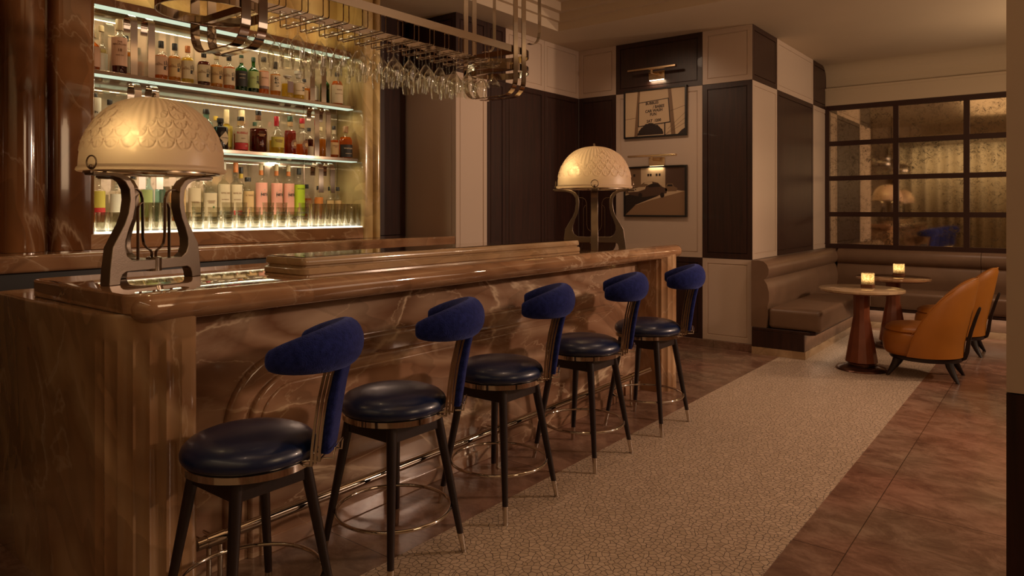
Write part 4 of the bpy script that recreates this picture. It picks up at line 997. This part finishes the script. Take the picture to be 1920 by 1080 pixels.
t = tag(empty('window_mirror', (-2.46, 9.94, .94), 'antiqued mirror behind a dark grid of bars above the banquette', 'mirror'))
VX = [-2.455+.80*0, -1.645, -.90, -.155, .59, 1.335]; ZX = [.96, 1.375, 1.845, 2.30, 2.765]
b = B()
for x in VX: b.box(x-.03+2.46, x+.03+2.46, -.045, 0, 0, 1.83)
for z in ZX: b.box(0, 3.83, -.043, 0, z-.03-.94, z+.03-.94)
b.build('frame_grid', M['frame'], t, angle=0)
random.seed(3)
for i in range(5):
    for j in range(4):
        b = B(); x0, x1, z0, z1_ = VX[i]+.03, VX[i+1]-.03, ZX[j]+.03, ZX[j+1]-.03
        e = [random.uniform(-.0006, .0006) for _ in range(3)]
        b.quad((x0+2.46, -.012+e[0], z0-.94), (x1+2.46, -.012+e[1], z0-.94), (x1+2.46, -.012+e[2]+e[1]-e[0]*0, z1_-.94), (x0+2.46, -.012+e[0]+e[2], z1_-.94))
        b.build('mirror_pane', M['antique'], t, angle=0)
random.seed(11)

def make_table(nm, x, y, lbl, top):
    t = tag(empty('pedestal_table', (x, y, 0), lbl, 'table', 'round pedestal tables in the alcove'))
    b = B(); b.lathe([(.348, .708), (.353, .712), (.353, .727), (.348, .731)], seg=64); b.build('table_top', M[top], t, angle=40)
    b = B(); b.lathe([(.09, .670), (.30, .695), (.325, .700), (.325, .7078)], seg=48); b.build('under_rim', M['table_wood'], t, angle=40)
    b = B(); b.lathe([(.070, .682), (.068, .48), (.082, .40), (.136, .085), (.138, .075), (.120, .062)], seg=12); b.build('pedestal', M['table_wood'], t, angle=20)
    b = B(); b.lathe([(.112, .045), (.112, .064)], seg=32); b.lathe([(.213, .0), (.215, .006), (.209, .014), (.20, .024), (.12, .045)], seg=48); b.build('base_disc', M['brass'] if False else M['frame_metal'], t, angle=40)
    return t
M['frame_metal'] = principled('dark bronze metal', (.10,.045,.03), .25, .8)
make_table('a', -1.435, 6.97, 'round pedestal table with pale stone top, the nearer of the two', 'onyx_ledge')
make_table('b', -1.405, 8.30, 'round pedestal table with red brown top, the farther of the two', 'onyx_top')
for x, y, l in ((-1.40, 7.06, 'glowing mottled glass candle holder on the nearer pedestal table'), (-1.375, 8.45, 'glowing mottled glass candle holder on the farther pedestal table')):
    t = tag(empty('candle_holder', (x, y, .7315), l, 'candle holder', 'candle holders on the pedestal tables'))
    b = B(); b.prism(rrect(-.052, .052, -.052, .052, .012, 3), 0, .032); b.build('base', M['candle_base'], t, bevel=.002)
    b = B(); b.lathe([(.050, .0325), (.054, .036), (.054, .128), (.051, .132), (.047, .132), (.047, .037), (.001, .036)], seg=32); b.build('glass_cup', M['candle_glass'], t, angle=50)
    b = B(); b.lathe([(.028, .038), (.028, .068), (.002, .070)], seg=20); b.build('wax', M['lab_cream'], t)
    b = B(); b.lathe([(.001, .071), (.006, .078), (.0055, .086), (.001, .104)], seg=10); b.build('flame', M['flame'], t)
    point('candle_light', (x, y, .7315+.088), .55, .02, (1,.72,.40))

def make_armchair():
    t = empty('armchair', (0,0,0), '', 'armchair', 'orange leather armchairs')
    # faces -x
    b = B(); rings = []
    for z, r in ((.185, .235), (.193, .262), (.225, .283), (.30, .290), (.365, .280), (.388, .262)):
        rings.append([((r*1.03)*math.copysign(abs(math.cos(a))**.8, math.cos(a))-.03, r*math.copysign(abs(math.sin(a))**.8, math.sin(a)), z) for a in [2*PI*k/48 for k in range(48)]])
    b.layers(rings); b.build('seat_base', M['leather_orange'], t, angle=60)
    b = B(); rings = []
    for z, r in ((.386, .23), (.389, .262), (.398, .270), (.420, .262), (.436, .235), (.446, .17), (.450, .01)):
        rings.append([((r*1.0)*math.copysign(abs(math.cos(a))**.85, math.cos(a))-.04, r*math.copysign(abs(math.sin(a))**.85, math.sin(a)), z) for a in [2*PI*k/48 for k in range(48)]])
    b.layers(rings); b.build('seat_cushion', M['leather_orange'], t, angle=60)
    # barrel back
    def shell(off, nm):
        b = B(); rings = []
        nphi = 40; nz = 18; amax = R(104)
        for k in range(nphi+1):
            ph = -amax+2*amax*k/nphi; f = abs(ph)/amax
            top = .17+.695*(1-f**2.6)**.62 if f < 1 else .17
            top = max(top, .40*(1-max(0, f-.93)/.07*.5) if f < 1.01 else .2)
            inn = []; out = []
            for j in range(nz+1):
                v = j/nz; z = .195+(top-.195)*v
                lean = .22*max(0, z-.30)**1.15
                nar = 1-.16*max(0, (z-.45)/.42)**1.8
                for lst, rr in ((out, .305), (inn, .243)):
                    q = rr-(.012*(v > .97) if lst is out else -.012*(v > .97))
                    bul = .012*math.sin(PI*min(1, v))
                    if lst is out: q += bul
                    lst.append((q*math.cos(ph)*1.0-.02+lean, q*math.sin(ph)*nar*1.02, z))
            rings.append(out+inn[::-1])
        b.layers(rings, cap=True)
        return b.build(nm, M['leather_orange'], t, angle=55)
    shell(0, 'barrel_back')
    b = B(); path = []
    amax = R(101)
    for k in range(41):
        ph = -amax+2*amax*k/40; f = abs(ph)/R(104)
        z = max(.17+.695*(1-f**2.6)**.62, .38)+.002; lean = .22*max(0, z-.30)**1.15; nar = 1-.16*max(0, (z-.45)/.42)**1.8
        path.append((.293*math.cos(ph)-.02+lean, .293*math.sin(ph)*nar*1.02, z))
    b.tube(path, .005, 8); b.build('welt', M['leather_orange'], t, angle=60)
    b = B(); b.lathe([(.20, .152), (.275, .154), (.280, .165), (.275, .186), (.20, .186)], seg=48); b.build('wood_base_ring', M['leg_wood'], t, angle=40)
    b = B(); pth = [(.20, 0, .168), (.262, 0, .170), (.292, 0, .190), (.308, 0, .24), (.320, 0, .34), (.338, 0, .42), (.366, 0, .52), (.392, 0, .60), (.400, 0, .625)]
    b.sweep(pth, [(-.016,-.026), (.016,-.026), (.016,.026), (-.016,.026)], (0,1,0), scale=[1,1,1.1,1,.9,.85,.8,.75,.5]); b.build('back_post', M['leg_wood'], t, angle=40, bevel=.004)
    for sx, sy in ((-1,-1), (-1,1), (1,-1), (1,1)):
        b = B(); x0, y0, x1, y1 = sx*.19, sy*.15, sx*.262, sy*.195
        rings = []
        for f, r in ((0, .034), (.3, .032), (.7, .024), (1, .014)):
            e = f**1.4
            rings.append([(x0+(x1-x0)*e+r*math.cos(2*PI*k/12), y0+(y1-y0)*e+r*math.sin(2*PI*k/12)*.9, .165*(1-f)) for k in range(12)])
        b.layers(rings); b.build('leg', M['leg_wood'], t, angle=50)
    return t
arm = make_armchair(); arm.location = (-.945, 7.065, .0005); arm['label'] = 'orange leather barrel back armchair on dark splayed legs, the nearer one'
arm2 = copy_tree(arm); arm2.location = (-.89, 8.42, .0005); arm2['label'] = 'orange leather barrel back armchair behind the nearer one, partly hidden'

# ============================================================ PICTURES
M['print_paper'] = principled('sepia print sky', (.58,.42,.26), .5)
M['print_mid'] = principled('sepia print mid tone', (.20,.115,.06), .5)
M['print_road'] = principled('sepia print road', (.26,.15,.08), .5)
M['print_dark'] = principled('sepia print dark', (.022,.011,.008), .5)
M['print_grey'] = principled('sepia print shade', (.085,.042,.025), .5)
def picture(z0, z1_, lbl):
    W, H = .757, z1_-z0
    t = tag(empty('framed_photograph', (-3.55, 7.128, z0), lbl, 'framed photograph', 'framed photographs on the cream panel'))
    b = B()
    for x0, x1, a, c in ((-W/2, W/2, 0, .018), (-W/2, W/2, H-.018, H), (-W/2, -W/2+.018, .018, H-.018), (W/2-.018, W/2, .018, H-.018)): b.box(x0, x1, -.032, 0, a, c)
    b.build('frame', M['black'], t)
    b = B(); b.box(-W/2+.017, W/2-.017, -.020, -.002, .017, H-.017); pr_ = b.build('print', M['print_paper'], t)
    def S(poly, mat, lev=1, nm='print_shape'):
        b = B(); b.mi = 0; y = -.0204-.0004*lev
        vs = [b.bm.verts.new((-W/2+.018+(W-.036)*u, y, .018+(H-.036)*v)) for u, v in poly]
        f = b.bm.faces.new(vs); bmesh.ops.triangulate(b.bm, faces=[f])
        for ff in b.bm.faces:
            if ff.normal.y > 0: ff.normal_flip()
        o = b.build(nm, M[mat], pr_, angle=0, recalc=False)
    def P(u, v, s, size, lev=6):
        text_obj('lettering', s, size, M['print_dark'], pr_, lambda x, y, w_: (-W/2+.018+(W-.036)*u+x*.95+y*.05, -.0206-.0004*lev, .018+(H-.036)*v+y+x*.04), 0.0, .0014)
    return S, P
S, P = picture(2.237, 2.775, 'framed sepia photograph of a lettered road sign, the upper of the two')
S([(.215,1), (.255,1), (.215,0), (.155,0)], 'print_mid', 1, 'sign_post'); S([(.72,1), (.775,1), (.845,0), (.775,0)], 'print_mid', 1, 'sign_post')
S([(.23,.75), (.735,.80), (.765,.26), (.22,.205)], 'print_dark', 2, 'sign_border'); S([(.243,.735), (.722,.782), (.75,.283), (.235,.228)], 'print_paper', 3, 'sign_face')
P(.46, .715, 'BUBBLES', .043); P(.57, .63, '/ BABES', .043); P(.49, .545, 'CAR WASH', .043); P(.48, .465, 'FUN', .043); P(.49, .325, 'SAT  1200', .043)
random.seed(5)
S([(.43+.20*math.cos(R(a))*(1+.12*random.random()), max(0, .02+.22*math.sin(R(a))*(1+.2*random.random()))) for a in range(0, 181, 6)], 'print_dark', 4, 'tree')
for (u0, v0, u1, v1) in ((.70,.03,1,.33), (.72,.12,1,.45), (.68,0,1,.23), (0,.39,.18,.41), (.75,.5,1,.60)): S([(u0,v0), (u1,v1), (u1,v1+.008), (u0,v0+.008)], 'print_grey', 1, 'wire')
S([(.88,0), (1,0), (1,.13), (.94,.08)], 'print_dark', 2, 'roof'); S([(.66,0), (.68,0), (.68,.28), (.66,.28)], 'print_dark', 1, 'pole')
S, P = picture(1.36, 1.918, 'framed sepia photograph of parked cars on a street, the lower of the two')
S([(0,0), (1,0), (1,.50), (.45,.32), (.15,.2), (0,.28)], 'print_road', 1, 'road'); S([(0,0), (.18,.22), (.55,.40), (.72,.52), (.3,.52), (0,.42)], 'print_dark', 2, 'shadow')
S([(.0,1), (.62,1), (.62,.55), (0,.45)], 'print_mid', 1, 'building'); S([(.27,1), (.66,1), (.66,.62), (.27,.62)], 'print_paper', 2, 'wall'); S([(.68,1), (1,1), (1,.5), (.68,.55)], 'print_grey', 2, 'dark_building')
for u in (.38, .42, .52, .57, .05, .14): S([(u, .82), (u+.032, .82), (u+.032, .875), (u, .875)], 'print_dark', 3, 'window')
S([(.03,.50), (.07,.44), (.30,.38), (.58,.42), (.70,.46), (.71,.55), (.62,.60), (.56,.68), (.46,.71), (.32,.69), (.22,.60), (.08,.56)], 'print_grey', 4, 'car_body')
S([(.05,.54), (.22,.59), (.34,.69), (.46,.705), (.47,.67), (.36,.62), (.34,.55), (.22,.50), (.05,.49)], 'print_paper', 5, 'car_hood'); S([(.37,.62), (.47,.67), (.57,.66), (.60,.60), (.42,.585)], 'print_dark', 6, 'car_window')
S([(.20,.595), (.34,.60), (.40,.655), (.32,.67)], 'print_mid', 6, 'windscreen')
for u in (.26, .63): S([(u+.035*math.cos(R(a)), .42+.055*math.sin(R(a))) for a in range(0, 360, 30)], 'print_dark', 6, 'wheel')
S([(.68,.50), (.86,.50), (.88,.56), (.82,.60), (.80,.66), (.71,.66), (.68,.60)], 'print_mid', 4, 'second_car'); S([(.71,.60), (.80,.60), (.79,.64), (.72,.64)], 'print_dark', 5, 'second_car_window')
for zc, l in ((2.985, 'brass picture light above the upper framed photograph'), (2.035, 'brass picture light between the two framed photographs')):
    t = tag(empty('picture_light', (-3.53, 7.128, zc), l, 'picture light', 'brass picture lights'))
    b = B(); b.box(-.095, .095, -.012, 0, -.115, -.02); b.build('wall_plate', M['brass'], t, bevel=.002)
    b = B(); b.box(-.012, .012, -.13, -.01, -.062, -.048); b.box(-.012, .012, -.13, -.115, -.05, -.02); b.build('arm', M['brass'], t)
    b = B(); b.box(-.285, .285, -.150, -.105, -.022, .0); b.build('light_bar', M['brass'], t, bevel=.003)
    b = B(); b.box(-.085, .085, -.014, -.002, -.122, -.1155); b.build('light_strip', M['bulb_small'], t)
    area('picture_light_beam', (-3.53, 7.10, zc-.13), .17, .03, .55, (R(25), 0, 0), (1,.75,.45))

# ============================================================ CURTAIN behind the camera, seen in the mirror
t = tag(empty('curtain', (-.5, -1.75, 0), 'pale gathered full height curtain seen only as a reflection in the gridded mirror', 'curtain'))
for i, (xa, xb) in enumerate(((-3.6, -1.9), (-1.88, -.1), (-.08, 1.9))):
    b = B(); n = int((xb-xa)/.012); lo = []; hi = []
    for k in range(n+1):
        x = xa+(xb-xa)*k/n; y = .07*math.sin(x*2*PI/.27+1.3*math.sin(x*3))+.012*math.sin(x*37)
        lo.append((x+.5, y*1.25, .02)); hi.append((x+.5, y, 3.12))
    lv = [b.bm.verts.new(p) for p in lo]; hv = [b.bm.verts.new(p) for p in hi]
    for k in range(n): b._f([lv[k], lv[k+1], hv[k+1], hv[k]])
    o = b.build('curtain_panel', M['curtain'], t, angle=80, recalc=False)
    m_ = o.modifiers.new('s', 'SOLIDIFY'); m_.thickness = .004
b = B(); b.tube([(-3.2, 0, 3.15), (2.5, 0, 3.15)], .014, 10); b.build('curtain_rod', M['brass'], t)

# ============================================================ LIGHTS
LS = 1.0
# shelf strips
for z, xf in ((LEVEL[2], -4.85), (LEVEL[3], -4.90), (LEVEL[4], -4.95)):
    area('shelf_light', (xf-.04, 2.95, z-.06), 2.05, .03, 4.5*LS, (0, 0, R(90)), (1,.82,.50))
area('ledge_light', (-4.96, 2.93, 1.312), 2.05, .26, 5.5*LS, (PI, 0, R(90)), (1,.80,.50))
area('niche_top_light', (-5.06, 2.95, 2.87), 2.05, .06, 3*LS, (PI, R(0), R(90)), (1,.76,.36))
# ceiling downlights
for x, y, p in ((-1.6, .6, 11), (-1.6, 2.6, 20), (-1.6, 4.6, 24), (-1.5, 6.6, 36), (.4, 3.2, 16), (.4, 6.2, 22), (-.9, 8.6, 34)):
    spot('downlight', (x, y, 3.30 if y > 6.2 else 3.50), (x, y, 0), p*1.25, 75, .8, (1,.67,.47), .06)
for y in (2.2, 3.4, 4.6): spot('bar_downlight', (-3.3, y, 3.5), (-2.9, y, 1.1), 9, 50, .8, (1,.66,.36), .05)
# low warm lamp light from the seating side, right of the frame
spot('side_lamp_glow', (1.9, 6.1, 2.35), (-2.4, 3.9, .9), 430, 100, .9, (1,.67,.48), .10)
area('side_lamp_glow', (1.7, 2.2, 2.2), 1.0, 1.0, 22, (0, R(75), 0), (1,.66,.38))
for y in (2.2, 3.0, 3.8): spot('niche_downlight', (-3.7, y, 3.30), (-5.0, y, 1.85), 19, 62, .8, (1,.70,.40), .05)
spot('return_fill', (-4.3, 3.9, 3.30), (-4.9, 4.95, 1.8), 12, 70, .9, (1,.67,.47), .06)  # unseen fill added to brighten the return wall beside the back bar
area('alcove_ceiling_fill', (.6, 8.2, 2.3), 1.6, 1.2, 14, (PI, 0, 0), (1,.70,.42))  # added fill aimed upward to lift the ceiling over the alcove
spot('alcove_side_fill', (2.3, 8.3, 2.45), (-2.3, 7.9, 1.2), 330, 100, .9, (1,.70,.46), .10)  # unseen fill, added to brighten the pillar side and the banquette
spot('wall_fill', (-3.6, 5.75, 3.30), (-3.4, 7.2, 1.5), 34, 95, .9, (1,.68,.45), .06)  # this and the next ones are added fill for the panelled walls
spot('wall_fill', (-2.9, 5.75, 3.30), (-2.7, 7.2, 1.2), 16, 80, .9, (1,.68,.45), .06)
spot('wall_fill', (-3.2, 5.4, 3.30), (-4.6, 5.9, 1.9), 22, 95, .9, (1,.68,.45), .06)
area('room_bounce', (1.2, 5.0, 2.2), 1.5, 2.5, 22, (0, R(120), 0), (1,.70,.48))
# added fill in place of bounce onto ceiling and far wall
area('coffer_fill', (-1.0, 3.0, 3.42), 4.5, 1.2, 20, (PI, 0, R(90)), (1,.68,.38))
# under the banquette
area('bench_light', (.3, 9.40, .232), 4.4, .03, 7, (R(12), 0, 0), (1,.76,.55))
area('bench_light', (-1.89, 8.15, .225), .03, 2.1, 1.2, (0, R(20), 0), (1,.70,.45))
# daylight lamps over the curtain
o = area('curtain_light', (-.9, -1.15, 3.2), 4.6, .12, 46, (0,0,0), (1,.74,.45)); aim(o, (-.9, -1.78, 1.6)); o.data.energy = 26
scn.view_settings.exposure = -0.22
